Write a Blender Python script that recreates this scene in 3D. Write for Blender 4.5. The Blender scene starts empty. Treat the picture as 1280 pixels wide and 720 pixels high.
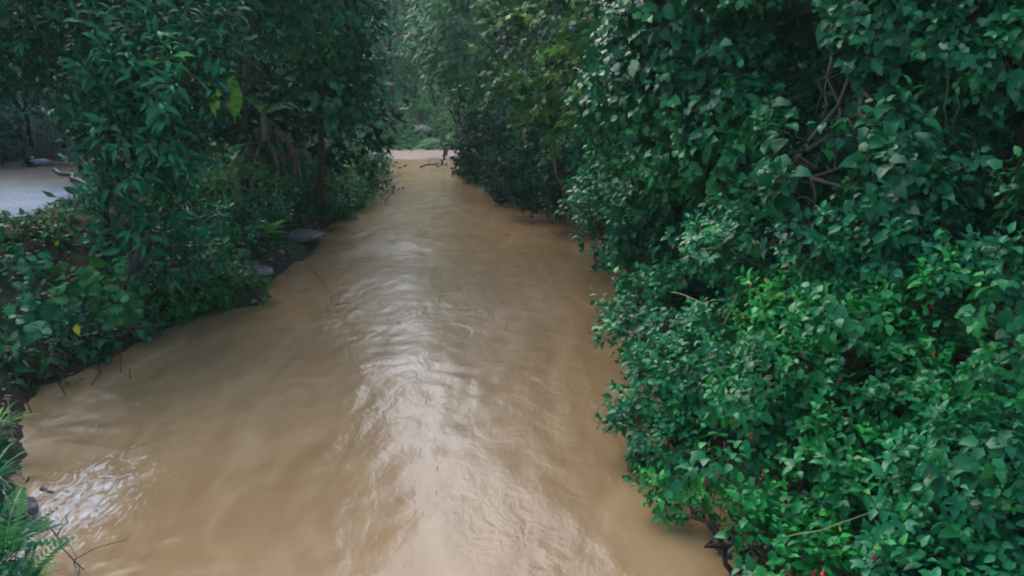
import bpy, math, random
import numpy as np
from mathutils import Vector

scene = bpy.context.scene
C = scene.collection
R = math.radians
rng = np.random.default_rng(7)
random.seed(7)

# ------------------------------------------------------------------ camera geometry
CAM = np.array([0.0, 0.0, 4.0]); PITCH = R(13.2); F = 1065.0
cp, sp = math.cos(PITCH), math.sin(PITCH)

def ray(px, py):
    u = (px - 640) / F; v = (360 - py) / F
    return np.array([u, cp + v * sp, -sp + v * cp])
def at(px, py, Y):
    d = ray(px, py); return CAM + d * (Y / d[1])
def at_z(px, py, z=0.0):
    d = ray(px, py); return CAM + d * ((z - CAM[2]) / d[2])

# ------------------------------------------------------------------ small maths
def norm(a):
    return a / np.maximum(np.linalg.norm(a, axis=-1, keepdims=True), 1e-9)
def _h(ix, iy, iz, seed):
    n = (ix * 374761393 + iy * 668265263 + iz * 2147483647 + seed * 1274126177) & 0xffffffff
    n = ((n ^ (n >> 13)) * 1274126177) & 0xffffffff
    n = ((n ^ (n >> 16)) * 2246822519) & 0xffffffff
    return ((n ^ (n >> 15)) & 0xffff) / 65535.0
def vnoise(p, seed=0):
    p = np.asarray(p, float); i = np.floor(p).astype(np.int64); f = p - i
    f = f * f * (3 - 2 * f); r = 0
    for dx in (0, 1):
        for dy in (0, 1):
            for dz in (0, 1):
                w = (f[:, 0] if dx else 1 - f[:, 0]) * (f[:, 1] if dy else 1 - f[:, 1]) * (f[:, 2] if dz else 1 - f[:, 2])
                r = r + w * _h(i[:, 0] + dx, i[:, 1] + dy, i[:, 2] + dz, seed)
    return r * 2 - 1
def fbm(p, seed=0, o=3):
    r = 0; a = 1; t = 0
    for k in range(o):
        r = r + a * vnoise(p * (2.03 ** k) + 17.3 * k, seed + k); t += a; a *= .5
    return r / t
def smooth(t):
    t = np.clip(t, 0, 1); return t * t * (3 - 2 * t)

# ------------------------------------------------------------------ mesh helpers
def link_mesh(name, V, loops, totals, mat, parent=None, tint=None, smooth_sh=False):
    me = bpy.data.meshes.new(name)
    V = np.asarray(V, np.float32); loops = np.asarray(loops, np.int32); totals = np.asarray(totals, np.int32)
    me.vertices.add(len(V)); me.vertices.foreach_set('co', V.ravel())
    me.loops.add(len(loops)); me.loops.foreach_set('vertex_index', loops)
    me.polygons.add(len(totals))
    st = np.zeros(len(totals), np.int32); st[1:] = np.cumsum(totals)[:-1]
    me.polygons.foreach_set('loop_start', st); me.polygons.foreach_set('loop_total', totals)
    if smooth_sh: me.polygons.foreach_set('use_smooth', np.ones(len(totals), bool))
    if tint is not None:
        at_ = me.attributes.new('leaf_tint', 'FLOAT', 'FACE'); at_.data.foreach_set('value', np.asarray(tint, np.float32))
    me.update(calc_edges=True); me.validate()
    me.materials.append(mat)
    o = bpy.data.objects.new(name, me); C.objects.link(o)
    if parent is not None: o.parent = parent
    return o

class MB:
    """collects tubes, boxes, strips into one mesh (world coordinates minus origin)"""
    def __init__(s): s.V = []; s.F = []; s.n = 0
    def add(s, V, Fc):
        s.F += [tuple(i + s.n for i in f) for f in Fc]; s.V.append(np.asarray(V, float)); s.n += len(V)
    def tube(s, pts, radii, n=6):
        pts = np.asarray(pts, float); k = len(pts)
        if np.isscalar(radii): radii = [radii] * k
        T = np.gradient(pts, axis=0) if k > 2 else np.repeat((pts[1:] - pts[:1]), 2, 0)
        T = norm(T); ref = np.array([0.13, 0.31, 1.0]) if abs(T[:, 2].mean()) < .8 else np.array([1.0, .21, .1])
        A = norm(np.cross(T, ref)); B = np.cross(T, A)
        V = []
        for i in range(k):
            for j in range(n):
                a = 2 * math.pi * j / n
                V.append(pts[i] + radii[i] * (A[i] * math.cos(a) + B[i] * math.sin(a)))
        Fc = [(i * n + j, i * n + (j + 1) % n, (i + 1) * n + (j + 1) % n, (i + 1) * n + j) for i in range(k - 1) for j in range(n)]
        Fc.append(tuple(range(n))[::-1]); Fc.append(tuple((k - 1) * n + j for j in range(n)))
        s.add(V, Fc)
    def box(s, c, h, rot=0.0, jit=0.0):
        V = []
        for z in (-1, 1):
            for (x, y) in ((-1, -1), (1, -1), (1, 1), (-1, 1)):
                X = x * h[0]; Y = y * h[1]
                V.append([c[0] + X * math.cos(rot) - Y * math.sin(rot), c[1] + X * math.sin(rot) + Y * math.cos(rot), c[2] + z * h[2]])
        V = np.array(V) + rng.uniform(-jit, jit, (8, 3))
        s.add(V, [(0, 3, 2, 1), (4, 5, 6, 7), (0, 1, 5, 4), (1, 2, 6, 5), (2, 3, 7, 6), (3, 0, 4, 7)])
    def build(s, name, mat, parent=None, origin=None, sm=True):
        V = np.concatenate(s.V)
        if origin is not None: V = V - np.asarray(origin)
        loops = [i for f in s.F for i in f]; tot = [len(f) for f in s.F]
        return link_mesh(name, V, loops, tot, mat, parent, smooth_sh=sm)

def empty(name, loc, label, cat, group=None):
    o = bpy.data.objects.new(name, None); C.objects.link(o); o.location = loc
    o.empty_display_size = .2
    return tag(o, label, cat, group)
def tag(o, label=None, cat=None, group=None, kind=None):
    if label: o['label'] = label
    if cat: o['category'] = cat
    if group: o['group'] = group
    if kind: o['kind'] = kind
    return o

# ------------------------------------------------------------------ materials
def newmat(name):
    m = bpy.data.materials.new(name); m.use_nodes = True
    nt = m.node_tree; b = nt.nodes['Principled BSDF']; return m, nt, b
def N(nt, t, **kw):
    n = nt.nodes.new(t)
    for k, v in kw.items():
        if k in n.inputs: n.inputs[k].default_value = v
        else: setattr(n, k, v)
    return n
def ramp(nt, fac, stops):
    r = nt.nodes.new('ShaderNodeValToRGB'); e = r.color_ramp.elements
    while len(e) < len(stops): e.new(0.5)
    for i, (p, c) in enumerate(stops):
        e[i].position = p; e[i].color = (*c, 1)
    nt.links.new(fac, r.inputs[0]); return r

def leafmat(name, stops, rough=0.38, trans=0.16, spec=0.26):
    m, nt, b = newmat(name)
    a = N(nt, 'ShaderNodeAttribute', attribute_name='leaf_tint')
    r = ramp(nt, a.outputs['Fac'], stops)
    tc = N(nt, 'ShaderNodeTexCoord'); nz = N(nt, 'ShaderNodeTexNoise'); nz.inputs['Scale'].default_value = 25
    nt.links.new(tc.outputs['Object'], nz.inputs['Vector'])
    mr = N(nt, 'ShaderNodeMapRange'); nt.links.new(nz.outputs['Fac'], mr.inputs['Value'])
    mr.inputs['To Min'].default_value = .82; mr.inputs['To Max'].default_value = 1.2
    mx = N(nt, 'ShaderNodeVectorMath', operation='SCALE')
    nt.links.new(r.outputs['Color'], mx.inputs[0]); nt.links.new(mr.outputs[0], mx.inputs['Scale'])
    nt.links.new(mx.outputs[0], b.inputs['Base Color'])
    b.inputs['Roughness'].default_value = rough
    b.inputs['Specular IOR Level'].default_value = spec
    tr = N(nt, 'ShaderNodeBsdfTranslucent'); nt.links.new(mx.outputs[0], tr.inputs['Color'])
    ms = N(nt, 'ShaderNodeMixShader'); ms.inputs[0].default_value = trans
    nt.links.new(b.outputs[0], ms.inputs[1]); nt.links.new(tr.outputs[0], ms.inputs[2])
    nt.links.new(ms.outputs[0], nt.nodes['Material Output'].inputs['Surface'])
    return m
def noisemat(name, c1, c2, scale=4, rough=.8, bump=.4, detail=6, stretch=(1, 1, 1), spec=.5):
    m, nt, b = newmat(name)
    tc = N(nt, 'ShaderNodeTexCoord'); mp = N(nt, 'ShaderNodeMapping'); mp.inputs['Scale'].default_value = stretch
    nt.links.new(tc.outputs['Object'], mp.inputs[0])
    nz = N(nt, 'ShaderNodeTexNoise'); nz.inputs['Scale'].default_value = scale; nz.inputs['Detail'].default_value = detail
    nt.links.new(mp.outputs[0], nz.inputs['Vector'])
    r = ramp(nt, nz.outputs['Fac'], [(.3, c1), (.7, c2)])
    nt.links.new(r.outputs['Color'], b.inputs['Base Color'])
    b.inputs['Roughness'].default_value = rough; b.inputs['Specular IOR Level'].default_value = spec
    bp = N(nt, 'ShaderNodeBump'); bp.inputs['Strength'].default_value = bump; bp.inputs['Distance'].default_value = .05
    nt.links.new(nz.outputs['Fac'], bp.inputs['Height']); nt.links.new(bp.outputs[0], b.inputs['Normal'])
    return m

M = {}
M['hib'] = leafmat('hibiscus_leaf', [(0, (0.007, 0.109, 0.030)), (.45, (0.013, 0.196, 0.043)), (.8, (0.032, 0.336, 0.043)), (.97, (0.130, 0.413, 0.050)), (1, (0.500, 0.450, 0.030))], .33)
M['hib2'] = leafmat('hibiscus_leaf_cool', [(0, (0.007, 0.095, 0.038)), (.5, (0.013, 0.167, 0.057)), (.85, (0.025, 0.276, 0.066)), (1, (0.100, 0.338, 0.070))], .33)
M['vine'] = leafmat('vine_leaf', [(0, (0.007, 0.089, 0.033)), (.5, (0.015, 0.165, 0.047)), (.85, (0.060, 0.303, 0.057)), (1, (0.220, 0.450, 0.150))], .36)
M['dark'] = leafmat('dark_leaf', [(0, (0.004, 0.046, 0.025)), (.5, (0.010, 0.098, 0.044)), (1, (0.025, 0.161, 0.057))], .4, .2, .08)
M['yellowish'] = leafmat('yellow_green_leaf', [(0, (0.013, 0.086, 0.029)), (.5, (0.050, 0.175, 0.030)), (.85, (0.120, 0.288, 0.025)), (1, (0.240, 0.413, 0.020))], .42)
M['left'] = leafmat('long_leaf', [(0, (0.005, 0.069, 0.031)), (.5, (0.010, 0.127, 0.048)), (.9, (0.028, 0.240, 0.069)), (1, (0.120, 0.440, 0.076))], .33)
M['broad'] = leafmat('broad_leaf', [(0, (0.008, 0.081, 0.040)), (.5, (0.021, 0.161, 0.069)), (1, (0.100, 0.350, 0.120))], .33)
M['under'] = leafmat('undergrowth_leaf', [(0, (0.008, 0.081, 0.023)), (.5, (0.025, 0.173, 0.034)), (.85, (0.100, 0.288, 0.030)), (1, (0.300, 0.425, 0.040))], .42)
M['fern'] = leafmat('fern_leaf', [(0, (0.014, 0.115, 0.040)), (.6, (0.050, 0.237, 0.050)), (1, (0.160, 0.375, 0.060))], .45)
M['far'] = leafmat('far_leaf_misted', [(0, (.05, .17, .07)), (.5, (.09, .26, .10)), (1, (.18, .36, .12))], .6, .4, .1)  # mist is painted in: base colours raised so distant foliage looks pale
M['banana'] = leafmat('banana_leaf', [(0, (.05, .20, .03)), (.5, (.12, .33, .04)), (1, (.22, .42, .07))], .4, .35)
M['deadleaf'] = leafmat('dead_leaf', [(0, (.07, .055, .04)), (.5, (.17, .13, .095)), (1, (.36, .29, .22))], .7, .1)
M['pale'] = leafmat('pale_leaf', [(0, (.22, .36, .2)), (1, (.42, .5, .3))], .4)
M['yellow'] = leafmat('yellow_leaf', [(0, (.6, .5, .02)), (1, (.7, .6, .03))], .4)
M['bark'] = noisemat('bark', (.018, .016, .011), (.06, .052, .036), 9, .85, .8, stretch=(1, 1, .25))
M['palebark'] = noisemat('pale_bark', (.13, .12, .09), (.30, .27, .21), 9, .8, .5, stretch=(1, 1, .3))
M['twig'] = noisemat('twig', (.05, .07, .03), (.12, .14, .06), 20, .7, .2)
M['darktwig'] = noisemat('wet_twig', (.02, .016, .012), (.05, .04, .03), 20, .5, .3)
M['palestem'] = noisemat('pale_stem', (.16, .2, .08), (.30, .30, .15), 20, .6, .2)
M['rock'] = noisemat('wet_rock', (.035, .032, .03), (.15, .14, .135), 7, .38, 1.0)
M['wood'] = noisemat('weathered_boards', (.12, .12, .11), (.28, .28, .26), 7, .8, .5, stretch=(6, 6, .5))
M['plastic'] = noisemat('plastic_scrap', (.62, .64, .66), (.8, .8, .8), 12, .45, .4)
M['fleck'] = noisemat('foam_fleck', (.45, .40, .33), (.6, .55, .48), 12, .8, .1)
M['tarp'] = noisemat('tarp', (.08, .12, .22), (.38, .42, .5), 5, .45, .6)
M['trunk_green'] = noisemat('mossy_bark', (.06, .08, .05), (.16, .18, .12), 8, .8, .7, stretch=(1, 1, .3))
M['pstem'] = noisemat('banana_stem', (.10, .14, .05), (.20, .16, .09), 6, .7, .4, stretch=(3, 3, .4))
M['red'] = noisemat('red_petal', (.38, .012, .015), (.6, .05, .03), 30, .45, .1)
M['calyx'] = noisemat('calyx', (.06, .2, .04), (.1, .25, .05), 30, .5, .1)

# ------------------------------------------------------------------ leaf templates (x width, y length, z normal)
def T_leaf(w, fold=.10, droop=.12, wide=.35):
    V = np.array([[0, 0, 0], [0, wide, .02], [0, .72, -.02], [0, 1, -droop],
                  [-w, wide, fold], [-w * .66, .7, fold * .6], [w, wide, fold], [w * .66, .7, fold * .6]])
    Fc = [(0, 1, 4), (1, 2, 5, 4), (2, 3, 5), (0, 6, 1), (1, 6, 7, 2), (2, 7, 3)]
    return V, Fc
def T_simple(w):
    V = np.array([[0, 0, 0], [-w, .45, .08], [0, 1, -.1], [w, .45, .08], [0, .45, 0]])
    return V, [(0, 4, 1), (4, 2, 1), (0, 3, 4), (4, 3, 2)]
def T_pinnate(n=8, ll=.30, w=.05, arch=.25):
    V = []; Fc = []
    def q(vs):
        k = len(V); V.extend(vs); Fc.append(tuple(range(k, k + len(vs))))
    for i in range(n):
        t = (i + 1) / n; z = -arch * t * t; l = ll * math.sin(math.pi * (.18 + .78 * t)) ** .7
        for s_ in (-1, 1):
            b = np.array([0, t - .02, z]); d = np.array([s_ * .9, .42, -.25]); d = d / np.linalg.norm(d)
            e = b + d * l; m = b + d * l * .45
            q([b, m + [0, -w, 0], e, m + [0, w, 0]])
    for i in range(4):
        t0, t1 = i / 4, (i + 1) / 4
        q([np.array([-.008, t0, -arch * t0 * t0]), np.array([.008, t0, -arch * t0 * t0]), np.array([.006, t1, -arch * t1 * t1]), np.array([-.006, t1, -arch * t1 * t1])])
    return np.array(V), Fc
def T_spray(n=7, w=.17, seed=3):
    r = np.random.default_rng(seed); V = []; Fc = []
    for i in range(n):
        a = r.uniform(-1.3, 1.3); t = r.uniform(0, .55); L = r.uniform(.35, .55)
        y = np.array([math.sin(a), math.cos(a), r.uniform(-.6, .25)]); y /= np.linalg.norm(y)
        z = norm(np.array([r.uniform(-.5, .5), r.uniform(-.5, .5), 1.0])); x = norm(np.cross(y, z)); b = np.array([0, t, -.1 * t])
        k = len(V); V += [b, b + y * L * .45 + x * w, b + y * L, b + y * L * .45 - x * w]; Fc.append((k, k + 1, k + 2, k + 3))
    return np.array(V), Fc
def T_blade(w=.03, arch=.5, n=5):
    V = []; Fc = []
    for i in range(n + 1):
        t = i / n; ww = w * (1 - t) ** .6 * (.5 + t) + .001
        y = math.sin(t * arch * 2.0) / (arch * 2.0) if arch > 0 else t; z = -(1 - math.cos(t * arch * 2.0)) / (arch * 2.0) if arch > 0 else 0
        V += [[-ww, y, z], [ww, y, z]]
    for i in range(n): Fc.append((2 * i, 2 * i + 1, 2 * i + 3, 2 * i + 2))
    return np.array(V), Fc
def T_palm(n=9, ll=.5, w=.07):   # palmate / lobed broad leaf
    V = []; Fc = []
    V.append([0, 0, 0])
    for i in range(n):
        a = (i / (n - 1) - .5) * 4.6
        r1 = .55 + .08 * math.cos(a); r2 = .30
        V.append([math.sin(a) * r1, .35 + math.cos(a) * r1 * .9, -.12 * r1])
        if i < n - 1:
            a2 = a + 4.6 / (n - 1) / 2; V.append([math.sin(a2) * r2 * 1.2, .35 + math.cos(a2) * r2 * 1.15, .02])
    V = np.array(V); V = V - 0; k = len(V)
    V = np.vstack([V, [[0, .32, .04]]])
    for i in range(1, k - 1): Fc.append((k, i, i + 1))
    Fc += [(k, 0, 1), (k, k - 1, 0)]
    return V, [tuple(f[::-1]) for f in Fc]

TP = {'ovate': T_leaf(.30), 'heart': T_leaf(.38, .08, .18, .26), 'lance': T_leaf(.165, .05, .22, .45), 'simple': T_simple(.24),
      'pinnate': T_pinnate(), 'spray': T_spray(), 'blade': T_blade(), 'palm': T_palm(), 'fern': T_pinnate(12, .26, .035, .45),
      'spray2': T_spray(9, .12, 8)}

def leaves(name, P, A, Nn, S, tmpl, tint, mat, parent=None, origin=None, wid=None):
    V0, F0 = TP[tmpl]; k = len(P); nv = len(V0)
    A = norm(A); Nn = norm(Nn - A * (Nn * A).sum(1, keepdims=True)); X = np.cross(A, Nn)
    S = np.broadcast_to(np.asarray(S, float), (k,))[:, None, None]
    V = P[:, None, :] + S * (X[:, None, :] * V0[None, :, 0:1] + A[:, None, :] * V0[None, :, 1:2] + Nn[:, None, :] * V0[None, :, 2:3])
    V = V.reshape(-1, 3)
    if origin is not None: V = V - np.asarray(origin)
    lp = np.array([i for f in F0 for i in f]); tt = np.array([len(f) for f in F0])
    loops = (np.arange(k)[:, None] * nv + lp[None]).ravel(); tot = np.tile(tt, k)
    return link_mesh(name, V, loops, tot, mat, parent, tint=np.repeat(tint, len(F0)))

def foliage(lumps, tmpl, size, cover=3.0, nleaf=6, shoot=None, droop=.3, up=.35, back=.35, hole=.25, rough=.22, seed=1,
            tipbright=.45, tint0=.0, tint1=.75, leafarea=None, inner=.25, origin=None, stems=True, nf=1.3, flat=0.0):
    """lumps: (centre, (rx,ry,rz)). returns arrays for leaves and a list of stem segments"""
    rg = np.random.default_rng(seed); la = leafarea or .33
    shoot = shoot or size * 1.6
    Ps, As, Ns, Ss, Ts = [], [], [], [], []; segs = []
    for li, (c, r) in enumerate(lumps):
        c = np.asarray(c, float); r = np.asarray(r, float)
        area = 4 * math.pi * ((r[0] * r[1]) ** 1.6 / 3 + (r[0] * r[2]) ** 1.6 / 3 + (r[1] * r[2]) ** 1.6 / 3) ** (1 / 1.6)
        n = int(cover * area / (la * size * size * nleaf)) + 3
        d = norm(rg.normal(size=(n, 3))); 
        keep = rg.random(n) < np.clip(np.where((d * norm((CAM - c)[None])).sum(1) > -.15, 1, back) * np.where(d[:, 2] < -.6, .5, 1), 0, 1)
        d = d[keep]; n = len(d)
        if n == 0: continue
        depth = 1 - inner * 1.6 * rg.random(n) ** 2.0
        ns = fbm(d * nf + c * .37 + 5, seed)          # lumpy outline
        ns2 = fbm((c + d * r) / (size * 9) + 3, seed + 9)
        rr = (1 + rough * 1.8 * ns + .10 * ns2) * depth
        p = c + d * r * rr[:, None]
        ok = ns2 > (-1 + hole * 1.5)
        for lj, (c2, r2) in enumerate(lumps):
            if lj != li: ok &= (((p - np.asarray(c2)) / np.asarray(r2)) ** 2).sum(1) > .52
        ok &= p[:, 2] > .04
        p = p[ok]; d = d[ok]; dep = depth[ok]; n = len(p)
        if n == 0: continue
        sd = norm(norm(d / r) + np.array([0, 0, up]) + rg.normal(size=(n, 3)) * .38)
        if flat: sd = norm(sd * np.array([1, 1, 1 - flat]))
        L = shoot * rg.uniform(.6, 1.4, n)
        ref = norm(rg.normal(size=(n, 3))); u = norm(np.cross(sd, ref)); v = np.cross(sd, u)
        tb = rg.normal(size=n) * .2 + fbm(p / (size * 12), seed + 4) * .7
        for k in range(nleaf):
            t = (k + .4) / nleaf; a = k * 2.4 + rg.uniform(0, .9, n)
            rad = u * np.cos(a)[:, None] + v * np.sin(a)[:, None]
            th = (1.25 - .65 * t) + rg.normal(size=n) * .18
            A = sd * np.cos(th)[:, None] + rad * np.sin(th)[:, None]
            A = norm(A + np.array([0, 0, -1.0]) * droop * (1.2 - t) + rg.normal(size=(n, 3)) * .12)
            Nn = np.array([0, 0, 1.0]) * .8 + sd * .8 + d * .35 + rg.normal(size=(n, 3)) * .22
            Ps.append(p + sd * (L * t)[:, None] + A * size * .12); As.append(A); Ns.append(Nn)
            Ss.append(size * (1.15 - .6 * t) * rg.uniform(.55, 1.4, n))
            Ts.append(np.clip(tint0 + (tint1 - tint0) * (.45 + tb) + tipbright * t ** 3 * rg.random(n) + rg.normal(size=n) * .07, 0, 1 if tint1 > .9 else .985))
        if stems:
            segs.append(np.concatenate([p - sd * (L * .5)[:, None], p + sd * (L * .9)[:, None]], 1))
    P = np.concatenate(Ps); A = np.concatenate(As); Nn = np.concatenate(Ns); S = np.concatenate(Ss); T = np.concatenate(Ts)
    return P, A, Nn, S, T, (np.concatenate(segs) if segs else None)

def stem_mesh(segs, r, name, mat, parent, origin):
    a = segs[:, :3]; b = segs[:, 3:]; n = len(a); t = norm(b - a)
    u = norm(np.cross(t, np.array([.2, .4, 1.0]))); v = np.cross(t, u); V = []
    for p, q in ((a, r), (b, r * .5)):
        for k in range(3):
            an = 2.094 * k; V.append(p + q * (u * math.cos(an) + v * math.sin(an)))
    V = np.stack(V, 1).reshape(-1, 3) - np.asarray(origin)
    lp = np.array([0, 1, 4, 3, 1, 2, 5, 4, 2, 0, 3, 5]); loops = (np.arange(n)[:, None] * 6 + lp[None]).ravel()
    return link_mesh(name, V, loops, np.full(n * 3, 4), mat, parent)

def stem_geo(segs, r):
    a = segs[:, :3]; b = segs[:, 3:]; n = len(a); t = norm(b - a)
    u = norm(np.cross(t, np.array([.2, .4, 1.0]))); v = np.cross(t, u); V = []
    for p, q in ((a, r), (b, r * .5)):
        for k in range(3):
            an = 2.094 * k; V.append(p + q * (u * math.cos(an) + v * math.sin(an)))
    V = np.stack(V, 1).reshape(-1, 3); Fc = []
    for i in range(n):
        k = i * 6; Fc += [(k, k + 1, k + 4, k + 3), (k + 1, k + 2, k + 5, k + 4), (k + 2, k, k + 3, k + 5)]
    return V, Fc

def pl(px, py, Y, r, ry=None, rd=None):
    """lump from a pixel centre, a distance and a pixel radius"""
    c = at(px, py, Y); k = math.hypot(Y, c[2] - 4) / F
    a = r * k; b = (ry or r) * k; return (c, (a, (rd if rd else (a + b) / 2), b))

def branch_path(a, b, sag=.12, n=7, seed=0, wob=.05):
    rg = np.random.default_rng(seed); a = np.asarray(a, float); b = np.asarray(b, float); L = np.linalg.norm(b - a)
    t = np.linspace(0, 1, n)[:, None]; p = a + (b - a) * t
    w = rg.normal(size=(n, 3)) * wob * L; w[0] = 0; w[-1] = 0
    p = p + w + np.array([0, 0, 1.0]) * sag * L * np.sin(t * math.pi)
    return p

def plant(kind, label, cat, lumps, tmpl, size, mat, base=None, trunk=None, trunk_r=.08, bark='bark', group=None, stem_r=.004,
          stem_mat='twig', branches=True, seed=1, names=('foliage', 'branches', 'trunk'), **kw):
    cs = np.array([l[0] for l in lumps])
    if base is None:
        c = cs.mean(0); base = np.array([c[0], c[1], ground_z(c[0], c[1])])
    base = np.asarray(base, float)
    root = empty(kind, tuple(base), label, cat, group)
    P, A, Nn, S, T, segs = foliage(lumps, tmpl, size, seed=seed, **kw)
    leaves(names[0], P, A, Nn, S, tmpl, T, M[mat], root, base)
    if segs is not None and stem_r > 0 and not branches: stem_mesh(segs, stem_r, 'twigs', M[stem_mat], root, base)
    top = None
    if trunk is not None:
        mb = MB(); tp = np.asarray(trunk, float); k = len(tp)
        tt = np.linspace(0, 1, max(k * 3, 8)); tpi = np.stack([np.interp(tt, np.linspace(0, 1, k), tp[:, i]) for i in range(3)], 1)
        rg = np.random.default_rng(seed + 50); tpi[1:] += rg.normal(size=tpi[1:].shape) * trunk_r * .22
        rad = trunk_r * (1 - .55 * tt); rad[0] *= 1.35
        mb.tube(tpi, list(rad), 9); mb.build(names[2], M[bark], root, base)
        top = tpi
    if branches:
        mb = MB()
        if segs is not None and stem_r > 0: mb.add(*stem_geo(segs, stem_r))
        for i, (c, r) in enumerate(lumps):
            st = base if top is None else top[min(len(top) - 1, int(len(top) * (.45 + .5 * ((i * .37) % 1))))]
            pth = branch_path(st, np.asarray(c) + np.array([0, 0, .15 * r[2]]), .08, 8, seed + i)
            r0 = trunk_r * .45; mb.tube(pth, list(np.linspace(r0, r0 * .25, 8)), 6)
            for q in range(4):
                rg = np.random.default_rng(seed * 7 + i * 5 + q); d = norm(rg.normal(size=3)) * np.asarray(r) * .8
                s0 = pth[4 + q % 3]; mb.tube(branch_path(s0, np.asarray(c) + d, .05, 6, q + i), list(np.linspace(r0 * .35, r0 * .12, 6)), 5)
        mb.build(names[1], M[bark], root, base)
    return root

# ------------------------------------------------------------------ terrain
LE = [(-60, 760), (-25, 700), (5, 620), (18, 560), (30, 490), (120, 455), (185, 420), (250, 392), (325, 380), (338, 345), (385, 318), (405, 283), (445, 262), (462, 232), (470, 205)]
RE = [(1060, 745), (1000, 700), (930, 640), (880, 590), (845, 520), (820, 440), (810, 390), (815, 350), (770, 285), (730, 255), (660, 248), (605, 228), (578, 208)]
L_ = np.array([at_z(*p)[:2] for p in LE]); R_ = np.array([at_z(*p)[:2] for p in RE])
def xl(Y): return np.interp(Y, np.r_[-30, L_[:, 1], 60], np.r_[-4.6, L_[:, 0], L_[-1, 0] - 1])
def xr(Y): return np.interp(Y, np.r_[-30, R_[:, 1], 52, 70], np.r_[2.6, R_[:, 0], -2.6, -2])
YB = 50.0
def height(X, Y):
    X = np.asarray(X, float); Y = np.asarray(Y, float)
    p = np.stack([X * .5, Y * .5, X * 0], -1).reshape(-1, 3)
    ns = fbm(p, 5).reshape(X.shape); nf_ = fbm(p * 5, 9).reshape(X.shape)
    dl = xl(Y) - X; dr = X - xr(Y); dy = Y - YB - .04 * X + 1.6 * fbm(p * .5, 15).reshape(X.shape)
    d1 = np.maximum(np.maximum(dl, dr), dy)
    d2 = np.maximum(np.maximum(42.5 + .1 * X - Y, dy), X - xr(Y))
    d = np.minimum(d1, d2) + nf_ * .18
    left = X < (xl(Y) + xr(Y)) / 2
    rise = .14 * smooth(d / .12) + np.where(left, 1.6 * smooth((d + .25) / 2.9), 1.4 * smooth((d + .2) / 3.2))
    yard = smooth((X + 16) / 3) * smooth((-7.6 - X) / 1.2) * smooth((Y - 12) / 2) * smooth((32 - Y) / 3)
    h = np.where(d > 0, rise + (ns * .25 + nf_ * .10) * smooth(d / 1.5) * (1 - .97 * yard), -1.0 * smooth(-d / 1.5))
    far = smooth((Y - 48.3) / 1.5) ; sand = np.where(d > 0, .09 * d + .03 * nf_, h)
    farh = np.where(dy > 0, np.minimum(sand, .09 * d) , h)
    h = h * (1 - far) + far * np.where(d > 0, .085 * np.minimum(dy, 12) + .05 * nf_ + 1.0 * smooth((dy - 4) / 10), h)
    h = h + 9 * smooth((Y - 68) / 60) + 7 * smooth((np.abs(X) - 26) / 40) * smooth((Y + 20) / 30)
    return h
def ground_z(x, y): return float(height(np.array([x]), np.array([y]))[0])

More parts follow.
